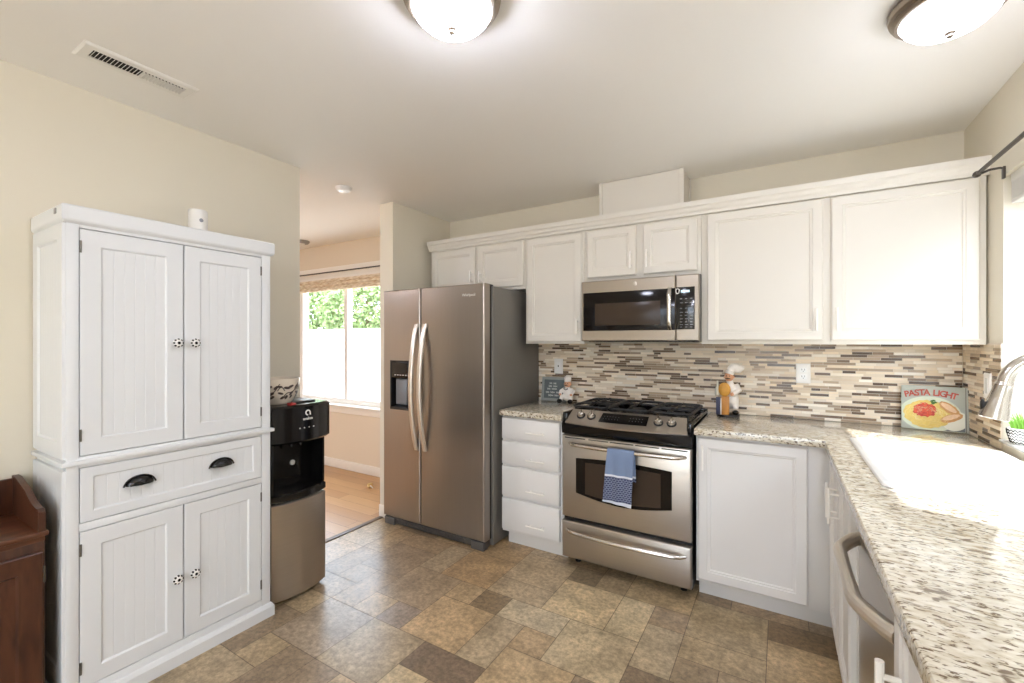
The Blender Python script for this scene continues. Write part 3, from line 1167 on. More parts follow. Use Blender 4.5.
def towel_mat():
    m, N, L, P = new_mat('blue_dish_towel')
    tc = N.new('ShaderNodeTexCoord')
    sx = N.new('ShaderNodeSeparateXYZ')
    L.new(tc.outputs['Object'], sx.inputs[0])
    rp = N.new('ShaderNodeValToRGB')
    rp.color_ramp.interpolation = 'CONSTANT'
    mr = N.new('ShaderNodeMapRange')
    mr.inputs['From Min'].default_value = -.30
    mr.inputs['From Max'].default_value = .02
    L.new(sx.outputs['Z'], mr.inputs['Value'])
    e = rp.color_ramp.elements
    e[0].position, e[0].color = 0, lin((208, 214, 226))
    e[1].position, e[1].color = .075, lin((32, 42, 82))
    q = e.new(.50); q.color = lin((226, 230, 236))
    q = e.new(.535); q.color = lin((122, 140, 172))
    L.new(mr.outputs['Result'], rp.inputs[0])
    # rows of small pale dashes on the navy part
    mp = N.new('ShaderNodeMapping')
    mp.inputs['Scale'].default_value = (1, 1, 1)
    mp.inputs['Rotation'].default_value = (PI / 2, 0, 0)
    L.new(tc.outputs['Object'], mp.inputs[0])
    br = N.new('ShaderNodeTexBrick')
    br.inputs['Scale'].default_value = 1
    br.inputs['Brick Width'].default_value = .017
    br.inputs['Row Height'].default_value = .011
    br.inputs['Mortar Size'].default_value = .0022
    br.inputs['Color1'].default_value = (0, 0, 0, 1)
    br.inputs['Color2'].default_value = (0, 0, 0, 1)
    br.inputs['Mortar'].default_value = (1, 1, 1, 1)
    L.new(mp.outputs[0], br.inputs['Vector'])
    gt = N.new('ShaderNodeMath'); gt.operation = 'GREATER_THAN'; gt.inputs[1].default_value = .085
    lt = N.new('ShaderNodeMath'); lt.operation = 'LESS_THAN'; lt.inputs[1].default_value = .49
    mu = N.new('ShaderNodeMath'); mu.operation = 'MULTIPLY'
    m3 = N.new('ShaderNodeMath'); m3.operation = 'MULTIPLY'
    m4 = N.new('ShaderNodeMath'); m4.operation = 'MULTIPLY'; m4.inputs[1].default_value = .38
    L.new(mr.outputs['Result'], gt.inputs[0]); L.new(mr.outputs['Result'], lt.inputs[0])
    L.new(gt.outputs[0], mu.inputs[0]); L.new(lt.outputs[0], mu.inputs[1])
    L.new(mu.outputs[0], m3.inputs[0]); L.new(br.outputs['Color'], m3.inputs[1])
    L.new(m3.outputs[0], m4.inputs[0])
    mx = N.new('ShaderNodeMix'); mx.data_type = 'RGBA'
    L.new(m4.outputs[0], mx.inputs['Factor'])
    L.new(rp.outputs[0], mx.inputs['A'])
    mx.inputs['B'].default_value = lin((190, 202, 224))
    L.new(mx.outputs['Result'], P.inputs['Base Color'])
    P.inputs['Roughness'].default_value = .95
    P.inputs['Sheen Weight'].default_value = .2
    return m


rows = []
# cross-section path (y, z): back hem up, over the bar, down the front
hy, hz = 2.402, .757
path = [(hy + .018, hz - .16), (hy + .0165, hz - .08), (hy + .0155, hz)]
for i in range(1, 8):
    a = PI * i / 8
    path.append((hy + .0155 * math.cos(a), hz + .0155 * math.sin(a)))
path += [(hy - .0155, hz), (hy - .017, hz - .05), (hy - .015, hz - .10), (hy - .0135, hz - .15), (hy - .013, hz - .20), (hy - .0125, hz - .25), (hy - .012, hz - .285)]
nu = 28
mb = MB()
th = .0035
for sgn in (0,):
    outer, inner = [], []
    for k, (y, z) in enumerate(path):
        drop = max(0, hz - z)
        ro, ri = [], []
        for i in range(nu + 1):
            q = i / nu
            hw = .0745 + .006 * drop / .28
            sk = -.020 * drop / .28 if k > 5 else 0
            x = -.752 + sk + (q - .5) * 2 * hw
            wv = .0035 * math.sin(q * 14 + 1) * min(1, drop / .1)
            hem = -.012 * q if k == len(path) - 1 else 0
            y_ = y - wv * (1 if k > 5 else -.3)
            ro.append(Vector((x, y_, z + hem)))
        outer.append(ro)
    for k in range(len(path)):
        if k == 0:
            tx = (path[1][0] - path[0][0], path[1][1] - path[0][1])
        elif k == len(path) - 1:
            tx = (path[-1][0] - path[-2][0], path[-1][1] - path[-2][1])
        else:
            tx = (path[k + 1][0] - path[k - 1][0], path[k + 1][1] - path[k - 1][1])
        l = math.hypot(*tx)
        ny_, nz_ = tx[1] / l, -tx[0] / l
        inner.append([p + Vector((0, ny_ * th, nz_ * th)) * -1 for p in outer[k]])
    V, Fc = [], []
    n1 = nu + 1
    for k in range(len(path)):
        V += outer[k] + inner[k]
    w_ = 2 * n1
    for k in range(len(path) - 1):
        for i in range(nu):
            a, b = k * w_ + i, (k + 1) * w_ + i
            Fc.append((a, a + 1, b + 1, b))
            Fc.append((a + n1, b + n1, b + n1 + 1, a + n1 + 1))
        for i in (0, nu):
            a, b = k * w_ + i, (k + 1) * w_ + i
            Fc.append((a, b, b + n1, a + n1))
    for k in (0, len(path) - 1):
        for i in range(nu):
            a = k * w_ + i
            Fc.append((a, a + n1, a + n1 + 1, a + 1))
    mb.add(V, Fc)
o = mb.build('dish_towel', towel_mat(), origin=(-.752, hy, hz), smooth=60)
tag(o, 'blue and navy patterned dish towel hanging over the oven door handle', 'towel')

# ------------------------------------------------------------------ microwave
t = thing('microwave', (-.762, 2.92, 1.36), 'stainless over-the-range microwave with black window and keypad', 'microwave')
mx0, mx1, mz0, mz1 = -1.126, -.398, 1.368, 1.762
MB().box(mx0 + .002, mx1, 2.775, 3.108, mz0, mz1, .002).build('body', M_fside, t)
F = FS(2.775)
d = MB()
rectloft(d, F, mx0, -.532, mz0 + .002, mz1 - .002, [(0, 0), (0, .024), (.003, .028), (.006, .030)])
d = d.build('door', M_mw, t)
p = MB()
rectloft(p, F, -.529, mx1 - .003, mz0 + .002, mz1 - .002, [(0, 0), (0, .024), (.003, .028), (.006, .030)])
p = p.build('control_panel', M_mw, t)
MB().box(-1.112, -.5335, 2.742, 2.746, 1.436, 1.684, .002).build('window', M_glassblk, d)
MB().box(-1.030, -.617, 2.7408, 2.7425, 1.470, 1.612, .0004).build('window_mesh', M_glassbrn, d)
MB().lathe((-.772, 2.745, 1.727), [(.013, 0), (.013, .0012), (.010, .002), (.0, .002)], 20, Matrix.Rotation(PI / 2, 3, 'X')).build('emblem', M_steel, d)
pts, rs = [], []
for i in range(17):
    q = i / 16
    pts.append((-.562, 2.745 - .034 * min(1, math.sin(PI * q) * 2.2), 1.440 + .246 * q))
    rs.append(.0125)
MB().tube(pts, rs, 12, flat=.7).build('handle', M_chrome, d)
kp = MB().box(-.5275, -.424, 2.742, 2.746, 1.438, 1.687, .002).build('keypad', M_black, p)
MB().box(-.500, -.452, 2.7412, 2.7424, 1.655, 1.668, .0004).build('display', M_led, kp)
for r_, zz in enumerate((1.618, 1.594, 1.562, 1.538, 1.520, 1.500, 1.482, 1.466, 1.452)):
    for c_ in range(3):
        x = -.505 + c_ * .028
        h = .003 if r_ % 3 else .005
        MB().box(x, x + (.016 if r_ % 2 else .012), 2.7412, 2.7424, zz - h / 2, zz + h / 2).build('key', M_keyp, kp)
mb = MB().tube([(-.528, 2.7405, 1.672), (-.518, 2.7395, 1.680), (-.508, 2.7405, 1.672), (-.512, 2.740, 1.652), (-.522, 2.740, 1.648), (-.528, 2.7405, 1.658), (-.528, 2.7405, 1.672)], .0035, 8)
mb.build('child_latch', M_plast, kp)
mb = MB()
for i in range(26):
    x = mx0 + .03 + i * .026
    mb.box(x, x + .015, 2.80, 2.95, mz0 - .004, mz0 + .001)
mb.build('underside_vent', M_mblack, t)

# ------------------------------------------------------------------ pantry cabinet
PX = -2.18
t = thing('pantry_cabinet', (-2.36, .9, 0), 'tall white beadboard pantry cabinet with cup pulls and patterned knobs', 'cabinet')
py0, py1 = .527, 1.268
FP = FE(PX - .022)
mb = MB()
mb.box(-2.532, PX - .022, py0 + .002, py1, .0, 1.80, .002)
# face frame
for a, b, c, d in ((py0, .562, .04, 1.80), (1.226, py1, .04, 1.80), (.562, 1.226, 1.780, 1.80), (.562, 1.226, .905, .945), (.562, 1.226, .672, .70), (.562, 1.226, .0, .095)):
    mb.box(PX - .024, PX, a, b, c, d, .0015)
mb.build('carcass', M_pantry, t)
# beadboard side facing the viewer
Fs = lambda u, v, w: Vector((u, py0 + .002 - w, v))
for v0, v1 in ((.13, .90), (.945, 1.79)):
    bead_door(MB(), Fs, -2.53, PX - .002, v0, v1, .012, .055, .007, .028).build('side_panel', M_pantry, t, smooth=4)
mb = MB()
rings = []
for z, e in ((1.792, .004), (1.800, .012), (1.806, .014), (1.852, .014), (1.857, .010)):
    rings.append([Vector((-2.535, py0 - e, z)), Vector((PX + e, py0 - e, z)), Vector((PX + e, py1 + e, z)), Vector((-2.535, py1 + e, z))])
mb.loft(rings)
cr = mb.build('crown', M_pantry, t, smooth=4)
MB().box(-2.245, -2.222, py0 - .0165, py0 - .0135, 1.826, 1.846, .001).build('corner_tab', pmat('grey_tab', (150, 148, 146), .4), cr)
MB().box(-2.535, PX + .014, py0 - .014, py1 + .014, .918, .934, .002).build('ledge', M_pantry, t)
mb = MB()
rings = []
for z, e in ((0, .014), (.048, .014), (.062, .006), (.066, 0)):
    rings.append([Vector((-2.535, py0 - e, z)), Vector((PX + e, py0 - e, z)), Vector((PX + e, py1 + e, z)), Vector((-2.535, py1 + e, z))])
mb.loft(rings)
mb.build('plinth', M_pantry, t)
M_hinge = pmat('hinge_steel', (110, 106, 100), .35, .9)


def knob(F, u, v, parent):
    k = MB()
    q = F(u, v, .0)
    n = (F(u, v, 1) - q).normalized()
    k.tube([q, q + n * .004, q + n * .010, q + n * .013, q + n * .018, q + n * .024, q + n * .029, q + n * .031], [.009, .007, .007, .014, .0185, .018, .012, .001], 20)
    kb = k.build('knob', M_plast, parent)
    mb = MB()
    for i in range(8):
        a = 2 * PI * i / 8
        mb.sphere(q + n * .0225 + Vector((0, .0145 * math.cos(a), .0145 * math.sin(a))), .0072, .9, .72, .72, 8)
    mb.sphere(q + n * .029, .0065, .6, 1, 1, 8)
    mb.build('knob_dots', M_black, kb)


def pdoor(u0, u1, v0, v1, hinge_u, ku, kv):
    d = bead_door(MB(), FP, u0, u1, v0, v1, .022, .058, .006, .035).build('door', M_pantry, t, smooth=4)
    for hz_ in (v0 + .075, v1 - .065):
        MB().cyl(FP(hinge_u, hz_ - .022, .023), FP(hinge_u, hz_ + .022, .023), .0035, 8).build('hinge', M_hinge, d)
    knob(FE(PX), ku, kv, d)


pdoor(.565, .891, .948, 1.777, .566, .864, 1.360)
pdoor(.896, 1.223, .948, 1.777, 1.222, .928, 1.360)
pdoor(.565, .891, .098, .669, .566, .864, .368)
pdoor(.896, 1.223, .098, .669, 1.222, .928, .365)
d = bead_door(MB(), FP, .565, 1.223, .703, .902, .022, .035, .006, .035).build('drawer', M_pantry, t, smooth=4)
for cy in (.741, 1.042):
    mb = MB()
    rings = []
    for a in range(9):
        k_ = a / 8
        dep = .026 * math.sqrt(max(0, 1 - k_ * k_))
        ring = []
        for i in range(17):
            ph = PI * i / 16
            ring.append(Vector((PX + .0005 + dep, cy - .046 * k_ * math.cos(ph), .800 + .033 * k_ * math.sin(ph))))
        rings.append(ring)
    mb.loft(rings, False, False, False)
    mb.tube([(PX + .002, cy - .052, .799)] + [(PX + .002, cy - .050 * math.cos(PI * i / 12), .799 + .036 * math.sin(PI * i / 12)) for i in range(1, 12)] + [(PX + .002, cy + .052, .799)], .0032, 6)
    o = mb.build('cup_pull', M_black, d)
    so = o.modifiers.new('thick', 'SOLIDIFY')
    so.thickness = .002

# white cylinder on the pantry
t = thing('scent_diffuser', (-2.35, 1.02, 1.857), 'small white cylinder device standing on top of the pantry', 'device')
MB().lathe((-2.35, 1.02, 1.857), [(.037, 0), (.039, .003), (.038, .122), (.035, .127), (.030, .126), (.028, .121), (0, .120)], 28).build('body', M_plast, t)
q = Vector((-2.35, 1.02, 1.857 + .075)) + Vector((.92, -.05, 0)).normalized() * .0385
MB().sphere(q, .009, .2, 1, 1, 14).build('emblem', pmat('emblem_grey', (140, 142, 150), .4), t)

# ------------------------------------------------------------------ water dispenser
t = thing('water_dispenser', (-2.36, 1.46, 0), 'black and stainless bottom-load water dispenser between pantry and doorway', 'water dispenser')


def bowfront(mb, y0, y1, xb, xf, bow, z0, z1, n=16, bev=.006):
    def ring(z, e):
        r = [Vector((xb, y1 - e, z)), Vector((xb, y0 + e, z))]
        for i in range(n + 1):
            q = i / n
            s_ = (1 - (2 * q - 1) ** 4) * .35 + math.sin(PI * q) * .65
            r.append(Vector((xf + bow * s_ - e, y0 + e + (y1 - y0 - 2 * e) * q, z)))
        return r
    mb.loft([ring(z0, bev), ring(z0 + bev, 0), ring(z1 - bev, 0), ring(z1, bev)])
    return mb


wy0, wy1 = 1.300, 1.614
bowfront(MB(), wy0 + .004, wy1 - .004, -2.53, -2.36, .004, .02, .90).build('body', M_mblack, t)
bowfront(MB(), wy0, wy1, -2.53, -2.226, .034, .018, .522).build('lower_door', M_steel, t)
bowfront(MB(), wy0 - .002, wy1 + .002, -2.53, -2.226, .040, .526, .572, bev=.008).build('drip_tray', M_black, t)
mb = MB()
mb.box(-2.53, -2.34, wy0, wy1, .572, .85)
mb.box(-2.34, -2.225, wy0, wy0 + .012, .572, .85)
mb.box(-2.34, -2.235, wy1 - .012, wy1, .572, .85)
mb.build('alcove', M_black, t)
hdp = bowfront(MB(), wy0 - .004, wy1 + .018, -2.53, -2.214, .040, .828, 1.030, bev=.012).build('head', M_black, t)
MB().box(-2.40, -2.26, 1.44, 1.575, 1.028, 1.038, .003).build('top_lid', M_mblack, hdp)
MB().box(-2.245, -2.205, 1.395, 1.425, 1.029, 1.040, .004).build('hot_tab', pmat('red_tab', (176, 44, 40), .4), hdp)
# logo ring and word on the head
FL = FE(-2.1730)
mb = MB()
pts = [FL(1.470 + .0125 * math.cos(a), .985 + .0125 * math.sin(a), .0) for a in [(-.2 + 1.55 * PI * i / 20) for i in range(21)]]
mb.tube(pts, .0034, 8)
mb.tube([FL(1.4825, .984, 0), FL(1.4835, .972, 0)], .0034, 8)
mb.build('logo', M_plast, hdp)
text_mb('avalon', .022, FL, 1.470, .947, -.0004, .0016).build('lettering', M_plast, hdp)
for y in (1.425, 1.450, 1.478, 1.505):
    MB().box(-2.1765, -2.1738, y - .003, y + .003, .904, .909).build('button_light', M_plast, hdp)
for y in (1.40, 1.455, 1.51):
    MB().tube([(-2.30, y, .84), (-2.30, y, .80), (-2.297, y, .79)], [.011, .010, .008], 12).build('spout', M_black, t)
MB().lathe((-2.341, 1.485, .690), [(.0, .0), (.015, 0), (.015, .006), (.012, .010), (0, .010)], 20, Matrix.Rotation(PI / 2, 3, 'Y')).build('lock_button', M_plast, t)

# bowl on the dispenser
t = thing('ceramic_bowl', (-2.345, 1.395, 1.030), 'cream ceramic bowl with a dark vine pattern on top of the water dispenser', 'bowl')
bc = (-2.345, 1.405, 1.030)
MB().lathe(bc, [(.066, 0), (.070, .004), (.074, .010), (.094, .055), (.106, .105), (.110, .136), (.107, .138), (.103, .134), (.098, .10), (.086, .05), (.060, .016), (0, .014)], 36).build('vessel', pmat('cream_glaze', (226, 216, 200), .25, var=.03, coat=.3), t)


def bowl_r(z):
    pr = [(0, .066), (.010, .074), (.055, .094), (.105, .106), (.136, .110)]
    for (a, r0), (b, r1) in zip(pr, pr[1:]):
        if z <= b:
            return r0 + (r1 - r0) * (z - a) / (b - a)
    return .110


def bowl_pt(ph, z, off=.0004):
    r = bowl_r(z) + off
    return Vector((bc[0] + r * math.cos(ph), bc[1] + r * math.sin(ph), bc[2] + z))


mb = MB()
for base in (-1.25, -.2, .85, 1.9, 3.0):
    pts = [bowl_pt(base - .1 + .9 * q, .03 + .075 * q + .012 * math.sin(q * 7)) for q in [i / 14 for i in range(15)]]
    mb.tube(pts, .0024, 6)
    pts = [bowl_pt(base + .0 - .35 * q, .075 + .020 * math.sin(q * 3.1)) for q in [i / 10 for i in range(11)]]
    mb.tube(pts, .0024, 6)
    for dph, z, ang, L in ((-.05, .040, .5, .013), (.15, .045, 1.0, .014), (.40, .060, .6, .013), (.45, .045, .8, .013), (.10, .090, -.2, .013), (.30, .096, .3, .014), (-.25, .098, 0, .010), (-.2, .062, -.3, .011), (.65, .095, .7, .012)):
        p = bowl_pt(base + dph, z)
        n = Vector((math.cos(base + dph), math.sin(base + dph), -.25)).normalized()
        tg = Vector((-math.sin(base + dph), math.cos(base + dph), 0))
        up = n.cross(tg).normalized() * -1
        ax = tg * math.cos(ang) + Vector((0, 0, 1)) * math.sin(ang)
        M3 = Matrix((ax, n, ax.cross(n))).transposed()
        mb.sphere(p, L * 1.35, 1, .08, .42, 8, M=M3)
mb.build('vine_pattern', pmat('vine_glaze', (66, 52, 46), .3), t)

# ------------------------------------------------------------------ dark wooden cabinet at the left edge
t = thing('wooden_washstand', (-2.36, .25, 0), 'dark reddish-brown wooden cabinet with a gallery top left of the pantry', 'cabinet')
bx0, bx1, by0, by1 = -2.525, -2.195, .02, .478
MB().box(bx0, bx1, by0, by1, .05, .672, .003).box(bx0, bx1 - .02, by0 + .01, by1 - .01, 0, .05).build('carcass', M_dwood, t)
tp = MB().box(bx0 - .0, bx1 + .012, by0 - .01, by1 + .008, .690, .708, .004).box(bx0, bx1, by0, by1, .672, .690)
tp.build('top', M_dwood_top, t)
F = FE(bx1)
d = MB()
rectloft(d, F, by0 + .012, by1 - .008, .07, .640, [(0, 0), (0, .016), (.003, .018), (.058, .018), (.064, .010), (.070, .010), (.10, .017)])
d = d.build('door', M_dwood, t)
for z in (.56, .15):
    MB().cyl((bx1 + .010, by1 - .004, z - .028), (bx1 + .010, by1 - .004, z + .028), .005, 8).build('hinge', M_hinge, d)
# gallery: back rail and scrolled side
MB().box(bx0, bx0 + .018, by0, by1, .708, .842, .003).build('back_rail', M_dwood, t)
poly = [(bx0, .708), (bx1 + .010, .708), (bx1 + .010, .775), (bx1 - .005, .786), (bx1 - .03, .785), (bx1 - .09, .795), (bx1 - .15, .822), (bx1 - .22, .838), (bx0 + .05, .852), (bx0, .852)]
for y in (by1 - .018, by0):
    MB().prism(poly, lambda u, v, w: Vector((u, w, v)), y, y + .018).build('side_rail', M_dwood, t)
# recessed tray in the top
MB().box(bx0 + .10, bx1 - .05, by0 + .09, by1 - .10, .706, .7095, .001).build('inlay', noise_wood('inlay_walnut', (50, 24, 14), (84, 44, 28), .35, 5, (6, 1, 6)), t)

# ------------------------------------------------------------------ ceiling things
def ceiling_lamp(x, y, label, dome=None):
    t = thing('ceiling_light', (x, y, ZC), label, 'ceiling light')
    k = .87
    sc = lambda pr: [(r * k, z * k) for r, z in pr]
    MB().lathe((x, y, ZC), sc([(.150, 0), (.168, -.006), (.174, -.020), (.170, -.036), (.160, -.044), (.162, -.050), (.152, -.060), (.142, -.062), (.137, -.054), (.137, -.004)]), 40).build('ring', M_ring, t)
    MB().lathe((x, y, ZC), sc([(.137, -.044), (.137, -.058), (.129, -.082), (.105, -.105), (.07, -.120), (.03, -.127), (0, -.128)]), 40).build('dome', dome or M_dome, t)
    MB().lathe((x, y, ZC), sc([(.0, -.124), (.015, -.126), (.016, -.133), (.010, -.139), (.0105, -.145), (.006, -.150), (0, -.151)]), 18).build('finial', M_ring, t)
    return t


ceiling_lamp(-.864, 1.070, 'domed ceiling light with nickel ring above the middle of the floor')
ceiling_lamp(.452, 1.885, 'glowing domed ceiling light above the sink by the window', M_dome_dim)
ceiling_lamp(.3, -1.3, 'added domed fill light nearest behind the viewer, out of view', M_dome_fill)  # added fill lamp in the unseen room, evens out the cabinet fronts
ceiling_lamp(.3, -2.5, 'added domed fill light by the added glass door behind the viewer', M_dome_fill)  # second added fill lamp behind the camera
ceiling_lamp(-4.3, .6, 'added domed fill light in the dining room, out of view', M_dome_fill)  # lamp added out of view to brighten the dining room

t = thing('air_vent', (-2.18, .742, ZC), 'white louvred air register on the ceiling above the pantry', 'vent')
vx0, vx1, vy0, vy1 = -2.250, -2.118, .560, .925
rectloft(MB(), lambda u, v, w: Vector((u, v, ZC - w)), vx0, vx1, vy0, vy1, [(0, 0), (0, .002), (.008, .007), (.034, .007), (.036, .002)], True, True).build('frame', M_plast, t)
mb = MB()
for i in range(26):
    y = vy0 + .040 + i * (vy1 - vy0 - .08) / 25
    tl = -.5 if i < 13 else .5
    mb.box(-.028, .028, -.0008, .0008, -.006, .006, M=Matrix.Translation((-2.184, y, ZC - .006)) @ Matrix.Rotation(tl, 4, 'X'))
mb.build('louvres', M_plast, t)
MB().box(-2.214, -2.154, vy0 + .037, vy1 - .037, ZC - .0032, ZC - .0022).build('duct_opening', M_gap, t)

t = thing('smoke_detector', (-2.60, 2.03, ZC), 'small white round detector on the ceiling beside the doorway', 'detector')
MB().lathe((-2.60, 2.03, ZC), [(.052, 0), (.052, -.012), (.046, -.026), (.030, -.029), (0, -.029)], 28).build('body', M_plast, t)
MB().lathe((-2.60, 2.03, ZC), [(.034, -.027), (.033, -.031), (0, -.032)], 24).build('face', M_white, t)
t = thing('smoke_detector', (-4.36, 2.88, ZC), 'small grey disc on the dining room ceiling above the window', 'detector')
MB().lathe((-4.36, 2.88, ZC), [(.075, 0), (.075, -.012), (.06, -.028), (0, -.030)], 28).build('body', pmat('grey_disc', (150, 146, 142), .5), t)
MB().lathe((-4.36, 2.88, ZC), [(.03, -.028), (.028, -.034), (0, -.035)], 20).build('face', M_plast, t)

# ------------------------------------------------------------------ curtain rods, shade, blind
t = thing('curtain_rod', (.75, 2.0, 2.11), 'dark metal curtain rod on a bracket beside the corner cabinet', 'curtain rod')
MB().cyl((.73, 2.675, 2.092), (.73, .6, 2.092), .0085, 12).build('rod', M_rod, t)
MB().tube([(.73, 2.672, 2.092), (.73, 2.680, 2.092), (.73, 2.690, 2.092), (.73, 2.702, 2.092), (.73, 2.707, 2.092)], [.0085, .013, .0145, .012, .006], 14).build('finial', M_rod, t)
for y in (2.64, .75):
    MB().tube([(.73, y, 2.080), (.755, y, 2.090), (.785, y, 2.092), (.797, y, 2.088), (.797, y, 2.060)], .005, 8).box(.792, .80, y - .009, y + .009, 2.045, 2.095, .001).build('bracket', M_rod, t)

t = thing('curtain_rod', (-4.0, 3.06, 2.115), 'thin dark curtain rod across the dining room window', 'curtain rod')
MB().cyl((-5.0, 3.06, 2.115), (-2.96, 3.06, 2.115), .007, 12).build('rod', M_rod, t)
for x in (-5.0, -2.96):
    MB().sphere((x, 3.06, 2.115), .014, n=12).build('finial', M_rod, t)
for x in (-4.9, -3.05):
    MB().tube([(x, 3.06, 2.115), (x, 3.12, 2.115)], .005, 8).build('bracket', M_rod, t)


def shade_mat():
    m, N, L, P = new_mat('woven_shade')
    tc = N.new('ShaderNodeTexCoord')
    mp = N.new('ShaderNodeMapping')
    mp.inputs['Scale'].default_value = (14, 1, 90)
    L.new(tc.outputs['Object'], mp.inputs[0])
    nz = N.new('ShaderNodeTexNoise')
    nz.inputs['Scale'].default_value = 1.0
    nz.inputs['Detail'].default_value = 3
    L.new(mp.outputs[0], nz.inputs['Vector'])
    r = N.new('ShaderNodeValToRGB')
    r.color_ramp.elements[0].position = .35
    r.color_ramp.elements[0].color = lin((196, 172, 138))
    r.color_ramp.elements[1].position = .65
    r.color_ramp.elements[1].color = lin((240, 228, 206))
    L.new(nz.outputs['Fac'], r.inputs[0])
    L.new(r.outputs[0], P.inputs['Base Color'])
    P.inputs['Roughness'].default_value = .85
    return m


t = thing('roman_shade', (-4.0, 3.09, 1.93), 'woven beige roman shade gathered at the top of the dining window', 'shade')
mb = MB()
pr = []
for i in range(31):
    z = 1.925 + .125 * i / 30
    pr.append((3.088 - .018 * abs(math.sin(PI * 3 * i / 30)) ** .6, z))
pr = pr + [(3.118, 2.05), (3.118, 1.925)]
mb.loft([[Vector((-4.9, y, z)) for y, z in pr], [Vector((-3.1, y, z)) for y, z in pr]])
mb.build('fabric', shade_mat(), t)
MB().box(-4.9, -3.1, 3.085, 3.1195, 2.045, 2.066, .003).build('headrail', M_trim, t)

t = thing('window_blind', (.85, 1.97, 1.93), 'white slatted blind drawn up at the top of the sink window', 'blind')
MB().box(.815, .865, 1.30, 2.635, 2.022, 2.058, .003).build('headrail', M_plast, t)
mb = MB()
for i in range(16):
    z = 1.955 + i * .0042
    mb.box(.815, .865, 1.305, 2.63, z, z + .0022, M=None)
mb.build('slats', M_plast, t)
MB().box(.815, .865, 1.305, 2.63, 1.935, 1.953, .003).build('bottom_rail', M_plast, t)
MB().tube([(.812, 2.45, 2.03), (.808, 2.455, 1.6), (.812, 2.46, 1.25)], .0015, 6).tube([(.812, 2.46, 1.25), (.812, 2.46, 1.22)], [.003, .005], 8).build('cord', M_plast, t)

# ------------------------------------------------------------------ outlets
def outlet(F, u, v, label, kind, w=.036, h=.058):
    o = thing('wall_outlet', F(u, v, 0), label, 'outlet')
    rectloft(MB(), F, u - w, u + w, v - h, v + h, [(0, 0), (0, .003), (.003, .006)]).build('plate', M_plast, o)
    if kind == 'duplex':
        for dz in (-.02, .02):
            rectloft(MB(), F, u - .017, u + .017, v + dz - .014, v + dz + .014, [(0, .005), (.001, .008)]).build('socket', M_white, o)
            mb = MB()
            for du in (-.007, .007):
                rectloft(mb, F, u + du - .0015, u + du + .0015, v + dz - .002, v + dz + .008, [(0, .0075), (.0002, .0086)])
            rectloft(mb, F, u - .0025, u + .0025, v + dz - .010, v + dz - .005, [(0, .0075), (.0005, .0086)])
            mb.build('slots', M_gap, o)
    else:
        rectloft(MB(), F, u - .016, u + .016, v - .034, v + .034, [(0, .005), (.001, .0075)]).build('rocker', M_white, o)
        if kind == 'gfci':
            rectloft(MB(), F, u - .004, u + .004, v - .006, v + .008, [(0, .007), (.0006, .009)]).build('slots', M_gap, o)


FT = FS(3.1098)
outlet(FT, .115, 1.180, 'white duplex outlet on the mosaic tile left of the pasta book', 'duplex')
outlet(FT, -1.462, 1.178, 'white outlet on the mosaic tile above the chalkboard sign', 'gfci')
outlet(FW(.7923), 2.785, 1.168, 'white switch plate on the mosaic tile of the window wall', 'rocker')

# ------------------------------------------------------------------ things on the counters
CT = CZ1 + .0005


